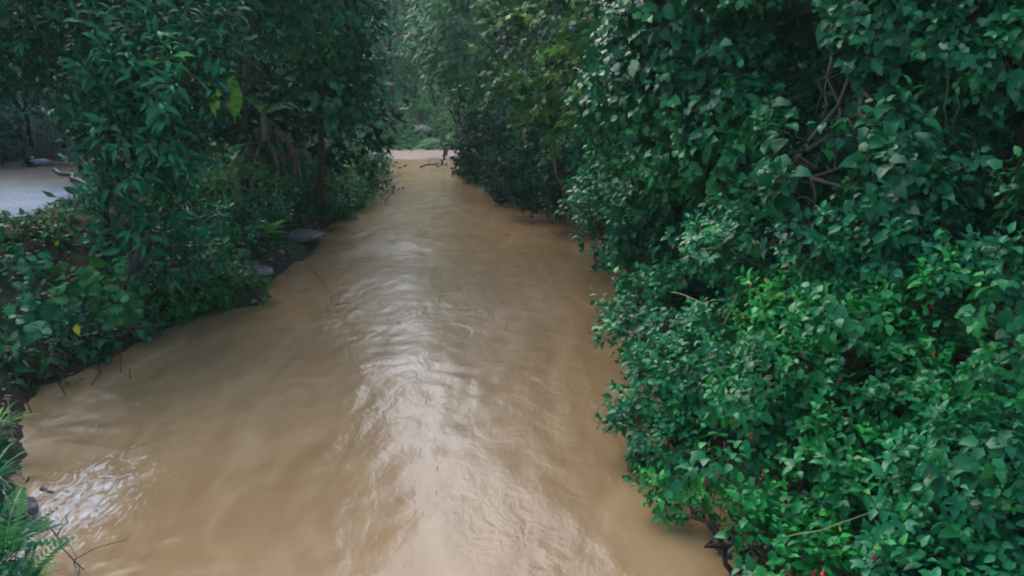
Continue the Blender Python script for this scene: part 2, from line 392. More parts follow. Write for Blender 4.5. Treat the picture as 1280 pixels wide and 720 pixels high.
def grid_axis(segs):
    out = []
    for a, b, s in segs: out += list(np.arange(a, b, s))
    return np.array(out + [segs[-1][1]])
gx = grid_axis([(-400, -60, 20), (-60, -20, 2), (-20, -12, .4), (-12, 7, .16), (7, 20, .6), (20, 60, 2), (60, 400, 20)])
gy = grid_axis([(-60, -6, 3), (-6, 4, .6), (4, 30, .17), (30, 62, .35), (62, 120, 2), (120, 500, 20)])
GX, GY = np.meshgrid(gx, gy); GZ = height(GX, GY)
V = np.stack([GX, GY, GZ], -1).reshape(-1, 3)
w = len(gx); h_ = len(gy); ii, jj = np.meshgrid(np.arange(w - 1), np.arange(h_ - 1)); b0 = (jj * w + ii).ravel()
loops = np.stack([b0, b0 + 1, b0 + w + 1, b0 + w], 1).ravel()
def groundmat():
    m, nt, b = newmat('bank_soil')
    tc = N(nt, 'ShaderNodeTexCoord'); n1 = N(nt, 'ShaderNodeTexNoise'); n1.inputs['Scale'].default_value = 1.6; n1.inputs['Detail'].default_value = 8
    n2 = N(nt, 'ShaderNodeTexNoise'); n2.inputs['Scale'].default_value = 14; n2.inputs['Detail'].default_value = 6
    for n in (n1, n2): nt.links.new(tc.outputs['Object'], n.inputs['Vector'])
    soil = ramp(nt, n2.outputs['Fac'], [(.3, (.022, .015, .010)), (.55, (.045, .030, .021)), (.75, (.085, .06, .042))])
    moss = ramp(nt, n2.outputs['Fac'], [(.3, (.015, .03, .01)), (.7, (.04, .08, .02))])
    f = ramp(nt, n1.outputs['Fac'], [(.45, (0, 0, 0)), (.6, (1, 1, 1))])
    mx = N(nt, 'ShaderNodeMix', data_type='RGBA'); nt.links.new(f.outputs[0], mx.inputs[0]); nt.links.new(soil.outputs[0], mx.inputs[6]); nt.links.new(moss.outputs[0], mx.inputs[7])
    sx = N(nt, 'ShaderNodeSeparateXYZ'); nt.links.new(tc.outputs['Object'], sx.inputs[0])
    # pale sand on the bar where the river bends
    mr = N(nt, 'ShaderNodeMapRange'); nt.links.new(sx.outputs['Y'], mr.inputs['Value']); mr.inputs['From Min'].default_value = 48.6; mr.inputs['From Max'].default_value = 49.6
    mr2 = N(nt, 'ShaderNodeMapRange'); nt.links.new(sx.outputs['Y'], mr2.inputs['Value']); mr2.inputs['From Min'].default_value = 52.5; mr2.inputs['From Max'].default_value = 54; mr2.inputs['To Min'].default_value = 1; mr2.inputs['To Max'].default_value = 0
    mu = N(nt, 'ShaderNodeMath', operation='MULTIPLY'); nt.links.new(mr.outputs[0], mu.inputs[0]); nt.links.new(mr2.outputs[0], mu.inputs[1])
    mr3 = N(nt, 'ShaderNodeMapRange'); nt.links.new(sx.outputs['X'], mr3.inputs['Value']); mr3.inputs['From Min'].default_value = -3.2; mr3.inputs['From Max'].default_value = -2.2; mr3.inputs['To Min'].default_value = 1; mr3.inputs['To Max'].default_value = 0
    mu2 = N(nt, 'ShaderNodeMath', operation='MULTIPLY'); nt.links.new(mu.outputs[0], mu2.inputs[0]); nt.links.new(mr3.outputs[0], mu2.inputs[1]); mu = mu2
    sand = ramp(nt, n2.outputs['Fac'], [(.3, (.30, .225, .16)), (.7, (.42, .33, .24))])
    mx2 = N(nt, 'ShaderNodeMix', data_type='RGBA'); nt.links.new(mu.outputs[0], mx2.inputs[0]); nt.links.new(mx.outputs[2], mx2.inputs[6]); nt.links.new(sand.outputs[0], mx2.inputs[7])
    nt.links.new(mx2.outputs[2], b.inputs['Base Color']); b.inputs['Roughness'].default_value = .85; b.inputs['Specular IOR Level'].default_value = .2
    bp = N(nt, 'ShaderNodeBump'); bp.inputs['Strength'].default_value = .8; bp.inputs['Distance'].default_value = .06
    nt.links.new(n2.outputs['Fac'], bp.inputs['Height']); nt.links.new(bp.outputs[0], b.inputs['Normal'])
    return m
g = link_mesh('ground', V, loops, np.full(len(b0), 4), groundmat(), smooth_sh=True); tag(g, kind='structure')

# ------------------------------------------------------------------ water
def watermat():
    m, nt, b = newmat('muddy_water')
    tc = N(nt, 'ShaderNodeTexCoord')
    def noise(scale, detail, st=(1, 1, 1), rot=0, dist=0, src=None):
        mp = N(nt, 'ShaderNodeMapping'); mp.inputs['Scale'].default_value = st; mp.inputs['Rotation'].default_value = (0, 0, rot)
        nt.links.new(src or tc.outputs['Object'], mp.inputs[0])
        n = N(nt, 'ShaderNodeTexNoise'); n.inputs['Scale'].default_value = scale; n.inputs['Detail'].default_value = detail
        n.inputs['Distortion'].default_value = dist; nt.links.new(mp.outputs[0], n.inputs['Vector']); return n
    big = noise(.5, 3, (1, .5, 1)); mid = noise(2.2, 6, (1, .6, 1), .3, .8); fine = noise(7, 5, (1, .55, 1), .5, 1.2); vf = noise(26, 4, (1, .8, 1), 0, .5)
    sn = noise(1.5, 6, (1, .28, 1), .12, 1.6); silt = ramp(nt, sn.outputs['Fac'], [(.3, (.22, .138, .062)), (.5, (.255, .163, .077)), (.72, (.30, .20, .10))])
    nt.links.new(silt.outputs[0], b.inputs['Base Color'])
    # foam near the left outfall
    sx = N(nt, 'ShaderNodeVectorMath', operation='DISTANCE'); mp = N(nt, 'ShaderNodeMapping')
    fc = at_z(78, 640); mp.inputs['Scale'].default_value = (1, .5, 1)
    nt.links.new(tc.outputs['Object'], mp.inputs[0]); nt.links.new(mp.outputs[0], sx.inputs[0]); sx.inputs[1].default_value = (fc[0], fc[1] * .5, 0)
    mr = N(nt, 'ShaderNodeMapRange'); nt.links.new(sx.outputs['Value'], mr.inputs['Value']); mr.inputs['From Min'].default_value = .25; mr.inputs['From Max'].default_value = 1.5; mr.inputs['To Min'].default_value = .15; mr.inputs['To Max'].default_value = -.35
    fo = noise(6.5, 9, (1.3, .5, 1), -.5, 2.5)
    ad = N(nt, 'ShaderNodeMath', operation='ADD'); nt.links.new(mr.outputs[0], ad.inputs[0]); nt.links.new(fo.outputs['Fac'], ad.inputs[1])
    fr = ramp(nt, ad.outputs[0], [(.54, (0, 0, 0)), (.84, (.75, .75, .75))])
    mx = N(nt, 'ShaderNodeMix', data_type='RGBA'); nt.links.new(fr.outputs[0], mx.inputs[0]); nt.links.new(silt.outputs[0], mx.inputs[6]); mx.inputs[7].default_value = (.62, .66, .68, 1)
    nt.links.new(mx.outputs[2], b.inputs['Base Color'])
    rr = N(nt, 'ShaderNodeMapRange'); nt.links.new(fr.outputs[0], rr.inputs['Value']); rr.inputs['To Min'].default_value = .22; rr.inputs['To Max'].default_value = .55
    nt.links.new(rr.outputs[0], b.inputs['Roughness'])
    b.inputs['IOR'].default_value = 1.33
    # ripple bump: calmer patches and rougher patches
    a1 = N(nt, 'ShaderNodeMath', operation='MULTIPLY_ADD'); nt.links.new(fine.outputs['Fac'], a1.inputs[0]); a1.inputs[1].default_value = .22; nt.links.new(mid.outputs['Fac'], a1.inputs[2])
    a2 = N(nt, 'ShaderNodeMath', operation='MULTIPLY_ADD'); nt.links.new(vf.outputs['Fac'], a2.inputs[0]); a2.inputs[1].default_value = .06; nt.links.new(a1.outputs[0], a2.inputs[2])
    st = N(nt, 'ShaderNodeMapRange'); nt.links.new(big.outputs['Fac'], st.inputs['Value']); st.inputs['From Min'].default_value = .35; st.inputs['From Max'].default_value = .65; st.inputs['To Min'].default_value = .08; st.inputs['To Max'].default_value = .38
    bp = N(nt, 'ShaderNodeBump'); bp.inputs['Distance'].default_value = .10; nt.links.new(st.outputs[0], bp.inputs['Strength'])
    nt.links.new(a2.outputs[0], bp.inputs['Height']); nt.links.new(bp.outputs[0], b.inputs['Normal'])
    return m
wx = grid_axis([(-70, -12, 2), (-12, -7, .2), (-7, 4, .07), (4, 8, .4)]); wy = grid_axis([(-30, 4, 1), (4, 16, .07), (16, 30, .14), (30, 56, .4)])
WX, WY = np.meshgrid(wx, wy); p = np.stack([WX, WY * .62, WX * 0], -1).reshape(-1, 3)
wp = p + .35 * np.stack([vnoise(p * .9, 31), vnoise(p * .9, 32), np.zeros(len(p))], -1)
rdg = lambda q, s: (1 - np.abs(vnoise(q, s))) ** 2
tur = smooth((fbm(p * .33, 77) + .45) / .8)
fcx = at_z(75, 625); fo = np.exp(-(((WX - fcx[0]) ** 2 + .25 * (WY - fcx[1]) ** 2) / .8)).ravel()
mod = np.clip(1.1 - (WY.ravel() - 8) / 14, .3, 1)
z = (.020 * vnoise(wp * .8, 1) + tur * mod * (.020 * rdg(wp * 1.5, 2) + .010 * rdg(wp * 3.3 + 4, 3)) + .006 * vnoise(wp * 5, 6) * mod + fo * (.06 * rdg(wp * 3, 8) + .03 * vnoise(wp * 8, 9))) - .01
V = np.stack([WX.ravel(), WY.ravel(), z], -1)
w = len(wx); ii, jj = np.meshgrid(np.arange(w - 1), np.arange(len(wy) - 1)); b0 = (jj * w + ii).ravel()
wo = link_mesh('river_water', V, np.stack([b0, b0 + 1, b0 + w + 1, b0 + w], 1).ravel(), np.full(len(b0), 4), watermat(), smooth_sh=True); tag(wo, kind='structure')

# small pale foam flecks drifting on the water
mb = MB()
for i in range(45):
    px = rng.uniform(440, 780); py = rng.uniform(240, 640)
    if i % 6 == 0: px = rng.uniform(30, 330); py = rng.uniform(500, 700)
    c = at_z(px, py, .0); r = rng.uniform(.003, .006); k = 6
    V = [[c[0] + r * math.cos(a) * rng.uniform(.7, 1.2), c[1] + r * math.sin(a), .022] for a in np.linspace(0, 6.28, k + 1)[:-1]] + [[c[0], c[1], .032]] + [[c[0] + r * math.cos(a), c[1] + r * math.sin(a), -.01] for a in np.linspace(0, 6.28, k + 1)[:-1]]
    mb.add(V, [(j, (j + 1) % k, k) for j in range(k)] + [(j, k + 1 + j, k + 1 + (j + 1) % k, (j + 1) % k) for j in range(k)])
tag(mb.build('foam_flecks', M['fleck']), 'tiny pale flecks of foam drifting on the brown water', 'foam', kind='stuff')

# ------------------------------------------------------------------ yard
def yardmat():
    m, nt, b = newmat('yard_gravel')
    tc = N(nt, 'ShaderNodeTexCoord'); n1 = N(nt, 'ShaderNodeTexNoise'); n1.inputs['Scale'].default_value = .9; n1.inputs['Detail'].default_value = 7
    n2 = N(nt, 'ShaderNodeTexNoise'); n2.inputs['Scale'].default_value = 30; n2.inputs['Detail'].default_value = 6
    for n in (n1, n2): nt.links.new(tc.outputs['Object'], n.inputs['Vector'])
    sx = N(nt, 'ShaderNodeSeparateXYZ'); nt.links.new(tc.outputs['Object'], sx.inputs[0])
    mr = N(nt, 'ShaderNodeMapRange'); nt.links.new(sx.outputs['Y'], mr.inputs['Value']); mr.inputs['From Min'].default_value = 18.5; mr.inputs['From Max'].default_value = 22
    g1 = ramp(nt, n2.outputs['Fac'], [(.36, (.12, .16, .20)), (.62, (.34, .41, .48))]); g2 = ramp(nt, n2.outputs['Fac'], [(.36, (.10, .085, .06)), (.64, (.27, .23, .17))])  # bluish front ramp paints in sky reflection off wet ground; tan behind
    mx = N(nt, 'ShaderNodeMix', data_type='RGBA'); nt.links.new(mr.outputs[0], mx.inputs[0]); nt.links.new(g1.outputs[0], mx.inputs[6]); nt.links.new(g2.outputs[0], mx.inputs[7])
    nt.links.new(mx.outputs[2], b.inputs['Base Color'])
    rr = N(nt, 'ShaderNodeMapRange'); nt.links.new(n1.outputs['Fac'], rr.inputs['Value']); rr.inputs['From Min'].default_value = .4; rr.inputs['From Max'].default_value = .6; rr.inputs['To Min'].default_value = .6; rr.inputs['To Max'].default_value = .9; b.inputs['Specular IOR Level'].default_value = .25
    nt.links.new(rr.outputs[0], b.inputs['Roughness'])
    bp = N(nt, 'ShaderNodeBump'); bp.inputs['Strength'].default_value = .35; bp.inputs['Distance'].default_value = .02
    nt.links.new(n2.outputs['Fac'], bp.inputs['Height']); nt.links.new(bp.outputs[0], b.inputs['Normal'])
    return m
Vy = []; Fy = []; nx, ny = 26, 34
for j in range(ny):
    for i in range(nx):
        Y = 15.0 + 13.5 * j / (ny - 1); xR = -9.0 - .02 * (Y - 15) ** 1.3 + .25 * math.sin(Y * 1.7) + .1 * math.sin(Y * 5)
        X = xR - (12) * (1 - i / (nx - 1)); Vy.append([X, Y, ground_z(X, Y) + .02])
for j in range(ny - 1):
    for i in range(nx - 1):
        a = j * nx + i; Fy.append((a, a + 1, a + nx + 1, a + nx))
mb = MB(); mb.add(Vy, Fy); tag(mb.build('yard', yardmat()), kind='structure')

# plank fence at the back of the yard
YF = 26.8; bz = 1.78
f0 = at(-30, 205, YF); f1 = at(96, 205, YF)
ft = empty('plank_fence', ((f0[0] + f1[0]) / 2, YF, bz), 'dark weathered plank fence standing upright at the back of the yard', 'fence')
def lo(o): return np.array(o.location)
x = f0[0]; i = 0
while x < f1[0]:
    wd = rng.uniform(.055, .075); hh = rng.uniform(.92, 1.04)
    if i % 7 != 5:
        mb = MB(); mb.box((x + wd, YF + rng.uniform(-.01, .01), bz + hh), (wd, .012, hh), rng.uniform(-.04, .04), .006); mb.build('board', M['wood'], ft, lo(ft), False)
    x += wd * 2 + rng.uniform(.008, .025); i += 1
for zz in (.35, 1.6):
    mb = MB(); mb.box(((f0[0] + f1[0]) / 2, YF + .045, bz + zz), ((f1[0] - f0[0]) / 2, .025, .04)); mb.build('rail', M['wood'], ft, lo(ft), False)
for xx in (f0[0] + .05, (f0[0] + f1[0]) / 2, f1[0]):
    mb = MB(); mb.box((xx, YF + .12, bz + 1.05), (.05, .045, 1.08)); mb.build('post', M['wood'], ft, lo(ft), False)

def blob(name, c, r, mat, label, cat, seed=0, rough=.3, sub=3, flat=None, group=None, rot=0):
    import bmesh
    bm = bmesh.new(); bmesh.ops.create_icosphere(bm, subdivisions=sub, radius=1)
    V = np.array([v.co[:] for v in bm.verts])
    ns = fbm(V * 1.1 + seed * 3.1, seed, 4) * rough
    # facets: clamp against a few random planes for an angular stone
    rg = np.random.default_rng(seed)
    V2 = V * (1 + ns)[:, None]
    for q in range(7):
        n = norm(rg.normal(size=3)); dd = rg.uniform(.6, .85); ex = np.maximum(V2 @ n - dd, 0); V2 = V2 - ex[:, None] * n * .9
    V2 = V2 * np.asarray(r)
    cr, sr = math.cos(rot), math.sin(rot); V2 = np.stack([V2[:, 0] * cr - V2[:, 1] * sr, V2[:, 0] * sr + V2[:, 1] * cr, V2[:, 2]], 1)
    for v, q in zip(bm.verts, V2): v.co = q
    me = bpy.data.meshes.new(name); bm.to_mesh(me); bm.free(); me.materials.append(M[mat])
    for p_ in me.polygons: p_.use_smooth = sub > 2 and rough < .2
    o = bpy.data.objects.new(name, me); C.objects.link(o); o.location = tuple(c)
    return tag(o, label, cat, group)
c = at(48, 201, 25.5); blob('tarpaulin_bundle', (c[0], 25.5, 1.88), (.4, .25, .12), 'tarp', 'crumpled pale blue tarpaulin bundle at the foot of the plank fence', 'bundle', 4, .5)
mb = MB(); a = at_z(62, 206, 1.84); b_ = at_z(96, 203, 1.84); mb.box(((a[0] + b_[0]) / 2, (a[1] + b_[1]) / 2, 1.86), (.5, .07, .04), .1, .01)
tag(mb.build('timber_plank', M['palebark'], None, None, False), 'pale timber plank lying flat on the yard beside the tarpaulin', 'plank')
mb = MB(); a = at(66, 212, 18.5); b_ = at(112, 236, 17.4); a[2] = max(a[2], 1.9); mb.tube(branch_path(a, b_, .04, 8, 3, .02), [.04, .05, .05, .055, .06, .06, .06, .05], 7)
tag(mb.build('fallen_branch', M['darktwig']), 'dark fallen branch slanting over the edge of the pale yard', 'branch')

# ------------------------------------------------------------------ RIGHT BANK
flower_me = {}
def flower_mesh():
    if flower_me: return flower_me['p'], flower_me['c']
    for key, prof, mat in (('p', [(0, .008), (-.012, .010), (-.03, .012), (-.045, .017), (-.055, .015), (-.06, .006)], 'red'), ('c', [(.045, .0015), (.01, .002), (.006, .006), (-.004, .009), (-.008, .0095)], 'calyx')):
        V = []; Fc = []; n = 8
        for k, (z_, r_) in enumerate(prof):
            for j in range(n):
                a = 6.283 * j / n + k * .25; rr = r_ * (1 + (.22 if j % 2 else -.1) * (key == 'p'))
                V.append([rr * math.cos(a) + (.01 * (k / 5) ** 2 if key == 'p' else 0), rr * math.sin(a), z_])
        for k in range(len(prof) - 1):
            for j in range(n): Fc.append((k * n + j, k * n + (j + 1) % n, (k + 1) * n + (j + 1) % n, (k + 1) * n + j))
        Fc.append(tuple((len(prof) - 1) * n + j for j in range(n)))
        me = bpy.data.meshes.new('flower' if key == 'p' else 'flower_stalk'); me.from_pydata(V, [], Fc); me.materials.append(M[mat]); flower_me[key] = me
    return flower_me['p'], flower_me['c']
def flowers(root, lst, Y):
    pm, cm = flower_mesh(); bx_ = np.array(root.location)
    dg = bpy.context.evaluated_depsgraph_get()
    for (px, py) in lst:
        d = Vector(ray(px, py)).normalized(); o_ = Vector(CAM)
        hit = scene.ray_cast(dg, o_, d, distance=60)
        p_ = np.array(hit[1] if hit[0] else at(px, py, Y)) - np.array(d) * .03
        f = bpy.data.objects.new('flower', pm); C.objects.link(f); f.parent = root; f.location = tuple(p_ - bx_)
        f.rotation_euler = (random.uniform(-.5, .5), random.uniform(-.5, .5), random.uniform(0, 6))
        s_ = random.uniform(.7, 1.1); f.scale = (s_, s_, s_)
        k = bpy.data.objects.new('flower_stalk', cm); C.objects.link(k); k.parent = f

G1 = 'red-flowered shrubs along the right bank'
hib = dict(tmpl='ovate', stem_r=.003, cover=2.5, nleaf=7, up=.35, droop=.45, hole=.60, rough=.42, nf=2.0, inner=.4)
S = {}
def X(name, **kw):
    d = dict(hib); d.update(kw); return d
S['a'] = plant('flowering_shrub', 'bright green shrub with the lobe reaching lowest over the water at the bottom', 'shrub',
    [pl(862, 636, 7.0, 44, 42), pl(850, 600, 7.5, 44, 36), pl(915, 655, 6.4, 55, 42), pl(955, 695, 6.0, 56, 42), pl(1000, 730, 5.7, 60, 44), pl(890, 676, 6.25, 46, 26), pl(945, 625, 6.9, 85, 62), pl(905, 560, 7.4, 70, 60), pl(985, 705, 6.3, 60, 50), pl(1040, 600, 6.9, 90, 75)], mat='hib', size=.115, seed=11, group=G1, **hib)
S['b'] = plant('flowering_shrub', 'shrub with a single yellow leaf at its river edge, beside the rippled water', 'shrub',
    [pl(838, 560, 8.6, 55, 48), pl(832, 500, 9.2, 62, 55), pl(905, 480, 9.0, 85, 70), pl(850, 425, 10.2, 72, 60), pl(930, 400, 10, 80, 60)], mat='hib2', size=.115, seed=12, group=G1, **hib)
S['c'] = plant('flowering_shrub', 'far shrub with a knot of red flowers at its edge above the dark hollow', 'shrub',
    [pl(800, 265, 15.5, 66, 60), pl(870, 260, 14.5, 80, 62), pl(800, 190, 16, 60, 55), pl(860, 330, 12.5, 72, 48), pl(812, 385, 11.8, 45, 42), pl(770, 235, 17.5, 48, 55), pl(800, 300, 14.2, 55, 32), pl(778, 310, 15.0, 34, 22)], mat='hib2', size=.13, seed=13, group=G1, **hib)
S['d'] = plant('flowering_shrub', 'yellowish green shrub in the middle of the leafy bank with pointed young leaves', 'shrub',
    [pl(1000, 490, 7.8, 95, 75), pl(1090, 440, 8.0, 100, 70), pl(1010, 400, 8.8, 85, 60), pl(1130, 520, 7.2, 100, 75), pl(1060, 540, 7.4, 80, 60)], mat='hib', size=.12, seed=14, group=G1, **X(0, tint0=.0, tint1=.75))
S['e'] = plant('flowering_shrub', 'dense dark green shrub filling the lower right corner', 'shrub',
    [pl(1120, 650, 6.1, 85, 70), pl(1210, 620, 6.0, 90, 80), pl(1290, 680, 5.6, 80, 70), pl(1050, 705, 6.0, 60, 50), pl(1180, 735, 5.4, 90, 55), pl(1330, 580, 6.2, 80, 80)], mat='hib2', size=.115, seed=15, group=G1, **hib)
S['f'] = plant('flowering_shrub', 'green shrub at the right frame edge halfway up with scattered orange-red flowers', 'shrub',
    [pl(1230, 480, 7.0, 95, 80), pl(1300, 420, 7.2, 90, 75), pl(1190, 390, 8.0, 90, 62), pl(1340, 510, 6.9, 80, 80)], mat='hib', size=.115, seed=16, group=G1, **hib)
S['g'] = plant('flowering_shrub', 'shadowed shrub below the big dark hollow with hanging stems', 'shrub',
    [pl(960, 315, 9.9, 90, 66), pl(1060, 310, 9.0, 95, 66), pl(1150, 310, 8.6, 85, 58), pl(1235, 325, 8.0, 80, 46), pl(1020, 250, 10, 70, 50), pl(1120, 255, 9.5, 60, 42), pl(1300, 340, 7.6, 60, 50)], mat='hib2', size=.13, seed=17, group=G1, **X(0, tint0=0, tint1=.8))

G2 = 'vine-draped trees over the right bank'
S['h'] = plant('vine_covered_tree', 'tree draped in pale heart-shaped vine leaves above the far red flowers', 'tree',
    [pl(880, 90, 13, 100, 85), pl(820, 40, 14, 85, 80), pl(930, 170, 12, 90, 70), pl(900, -40, 13, 110, 80), pl(860, 180, 13.6, 70, 55), pl(790, 110, 16, 60, 60)],
    'heart', .19, 'vine', trunk=[at(930, 430, 15) * [1, 1, 0] + [0, 0, .9], at(905, 250, 14.5), at(900, 20, 14)], trunk_r=.14, seed=21, group=G2, cover=2.8, nleaf=6, up=-.1, droop=.75, hole=.5, rough=.34, nf=2.0, stem_r=.005)
S['i'] = plant('vine_covered_tree', 'leafy tree at the top right hung with large drooping green leaves', 'tree',
    [pl(1040, 90, 11, 110, 90), pl(1130, 30, 10.5, 110, 90), pl(1010, 200, 9.8, 80, 70), pl(1110, 190, 9.6, 85, 65), pl(1050, 240, 8.9, 75, 42), pl(1130, 235, 8.7, 50, 38), pl(960, 240, 9.8, 50, 40), pl(1010, -60, 12, 120, 90), pl(1000, 30, 12, 70, 70)],
    'heart', .18, 'vine', trunk=[at(1120, 560, 12) * [1, 1, 0] + [0, 0, 1.2], at(1100, 250, 12), at(1090, 20, 12)], trunk_r=.16, seed=22, group=G2, cover=2.7, nleaf=6, up=-.05, droop=.7, hole=.55, rough=.34, nf=2.0, tint0=0, tint1=.72, stem_r=.005)
S['j'] = plant('vine_covered_tree', 'dark tree at the top right frame edge beside the deepest hollow', 'tree',
    [pl(1250, 60, 9.8, 90, 75), pl(1345, 120, 9.4, 50, 70), pl(1335, 230, 8, 40, 60), pl(1180, 85, 10.6, 55, 45), pl(1290, -40, 10, 110, 90)],
    'heart', .17, 'vine', trunk=[at(1300, 560, 11) * [1, 1, 0] + [0, 0, 1.2], at(1290, 250, 11.5), at(1280, 20, 11)], trunk_r=.15, seed=23, group=G2, cover=2.6, nleaf=6, up=-.05, droop=.7, hole=.5, rough=.34, tint0=0, tint1=.55, stem_r=.005)
S['k'] = plant('dark_shrub', 'dim shrub deep inside the hollow at the right edge', 'shrub',
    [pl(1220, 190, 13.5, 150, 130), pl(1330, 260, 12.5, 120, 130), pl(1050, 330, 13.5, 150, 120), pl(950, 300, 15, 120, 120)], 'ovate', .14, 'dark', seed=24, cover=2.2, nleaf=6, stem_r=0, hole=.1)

G7 = 'large-leaved creepers over the right bank shrubs'
for k, (px, py, Y, rr, lab) in enumerate([(858, 312, 11.6, 34, 'creeper with large heart-shaped leaves just right of the red flower knot'), (1065, 385, 7.6, 40, 'large-leaved creeper in the middle of the leafy bank under the hollow'),
        (935, 265, 10.6, 45, 'large-leaved creeper climbing between the shrubs and the vine-draped tree'), (1235, 560, 5.6, 60, 'large-leaved creeper low at the right frame edge'), (1100, 260, 9.0, 50, 'large-leaved creeper hanging left of the deep hollow'),
        (1265, 380, 6.6, 45, 'large-leaved creeper halfway up the right frame edge'), (900, 590, 6.8, 40, 'large-leaved creeper spilling over the lowest lobe towards the water')]):
    plant('creeper', lab, 'creeper', [pl(px, py, Y, rr, rr * .6)], 'heart', .085 + .006 * Y, 'vine', seed=400 + k, group=G7, cover=.9, nleaf=5, up=-.2, droop=.8, hole=.4, rough=.4, stem_r=0, trunk_r=.012)
# trees behind, right of the river
plant('overhanging_tree', 'yellow-green tree leaning over the river above the dark recess on the right', 'tree',
    [pl(700, 60, 23, 75, 60), pl(760, 20, 21, 80, 80), pl(660, 115, 22, 42, 28), pl(715, 130, 21.5, 62, 42), pl(775, 110, 20, 50, 55), pl(690, -50, 24, 100, 70), pl(790, -60, 21, 90, 70), pl(630, 105, 22.6, 24, 14)],
    'spray2', .42, 'yellowish', trunk=[at(790, 245, 25) * [1, 1, 0] + [0, 0, 1], at(745, 150, 25), at(720, 20, 24)], trunk_r=.16, seed=31, cover=2.3, nleaf=4, up=.1, droop=.4, hole=.36, leafarea=.6, stem_r=.008, stem_mat='darktwig', tint0=.0, tint1=.85)
G3 = 'dark shrubs in the recess on the right bank'
plant('dark_shrub', 'dark bushy shrub at the inner point where the right bank meets the far water', 'shrub',
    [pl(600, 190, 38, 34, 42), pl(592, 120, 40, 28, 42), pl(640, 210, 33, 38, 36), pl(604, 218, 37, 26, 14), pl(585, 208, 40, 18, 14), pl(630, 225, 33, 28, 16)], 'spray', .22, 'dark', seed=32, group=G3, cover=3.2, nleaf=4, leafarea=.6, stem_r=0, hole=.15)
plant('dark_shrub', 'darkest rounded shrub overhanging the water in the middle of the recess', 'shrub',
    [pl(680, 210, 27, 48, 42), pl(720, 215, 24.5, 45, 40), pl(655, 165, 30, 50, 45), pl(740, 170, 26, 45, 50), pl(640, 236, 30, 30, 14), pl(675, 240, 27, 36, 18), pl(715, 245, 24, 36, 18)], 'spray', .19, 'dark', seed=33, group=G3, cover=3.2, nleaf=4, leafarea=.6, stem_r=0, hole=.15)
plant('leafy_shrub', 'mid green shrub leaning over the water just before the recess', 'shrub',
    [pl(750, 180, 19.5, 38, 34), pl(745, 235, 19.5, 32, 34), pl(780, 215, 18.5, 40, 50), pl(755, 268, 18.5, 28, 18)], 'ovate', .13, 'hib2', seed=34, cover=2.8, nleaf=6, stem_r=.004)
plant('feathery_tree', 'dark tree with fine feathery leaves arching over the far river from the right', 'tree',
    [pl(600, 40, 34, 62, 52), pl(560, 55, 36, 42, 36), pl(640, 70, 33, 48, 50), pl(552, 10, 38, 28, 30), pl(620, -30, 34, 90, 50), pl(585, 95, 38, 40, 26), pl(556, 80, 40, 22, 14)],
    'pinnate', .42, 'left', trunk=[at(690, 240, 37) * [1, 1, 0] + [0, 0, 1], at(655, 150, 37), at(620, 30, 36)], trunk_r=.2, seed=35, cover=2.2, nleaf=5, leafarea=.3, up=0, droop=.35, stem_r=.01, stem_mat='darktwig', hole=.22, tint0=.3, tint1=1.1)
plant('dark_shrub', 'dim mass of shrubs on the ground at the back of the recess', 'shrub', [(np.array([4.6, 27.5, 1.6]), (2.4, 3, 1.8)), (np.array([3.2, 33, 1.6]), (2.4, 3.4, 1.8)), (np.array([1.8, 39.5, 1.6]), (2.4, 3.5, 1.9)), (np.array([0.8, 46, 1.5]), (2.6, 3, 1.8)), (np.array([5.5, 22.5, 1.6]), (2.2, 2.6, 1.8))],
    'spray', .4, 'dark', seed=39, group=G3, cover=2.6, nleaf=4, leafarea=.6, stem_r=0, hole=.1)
plant('tall_tree', 'broad dark tree rising behind the recess on the right bank', 'tree',
    [(np.array([9, 33, 7.5]), (4.5, 4, 4)), (np.array([6, 37, 10]), (3.5, 4, 3)), (np.array([12, 28, 9]), (4, 4, 3.5)), (np.array([5, 36, 4.5]), (3, 3, 3)), (np.array([8, 27, 4.5]), (3, 3, 3))],
    'spray', .55, 'dark', trunk=[[10, 33, 1], [10, 33, 5], [9.5, 32, 9]], trunk_r=.25, seed=36, cover=2.2, nleaf=4, leafarea=.6, stem_r=0)
plant('tall_tree', 'tall leafy tree standing behind the vine-draped trees on the right', 'tree',
    [(np.array([9, 17, 6.5]), (4, 3.5, 4)), (np.array([6.5, 20, 9]), (3.2, 3, 3)), (np.array([11, 12, 8]), (3.5, 4, 3.5)), (np.array([12, 20, 4]), (4, 4, 4)), (np.array([7.5, 13, 8.6]), (3, 3, 2.4))],
    'spray', .45, 'dark', trunk=[[10, 17, 1.4], [10, 17, 5], [9.5, 16, 8]], trunk_r=.24, seed=37, cover=2.0, nleaf=4, leafarea=.6, stem_r=0)

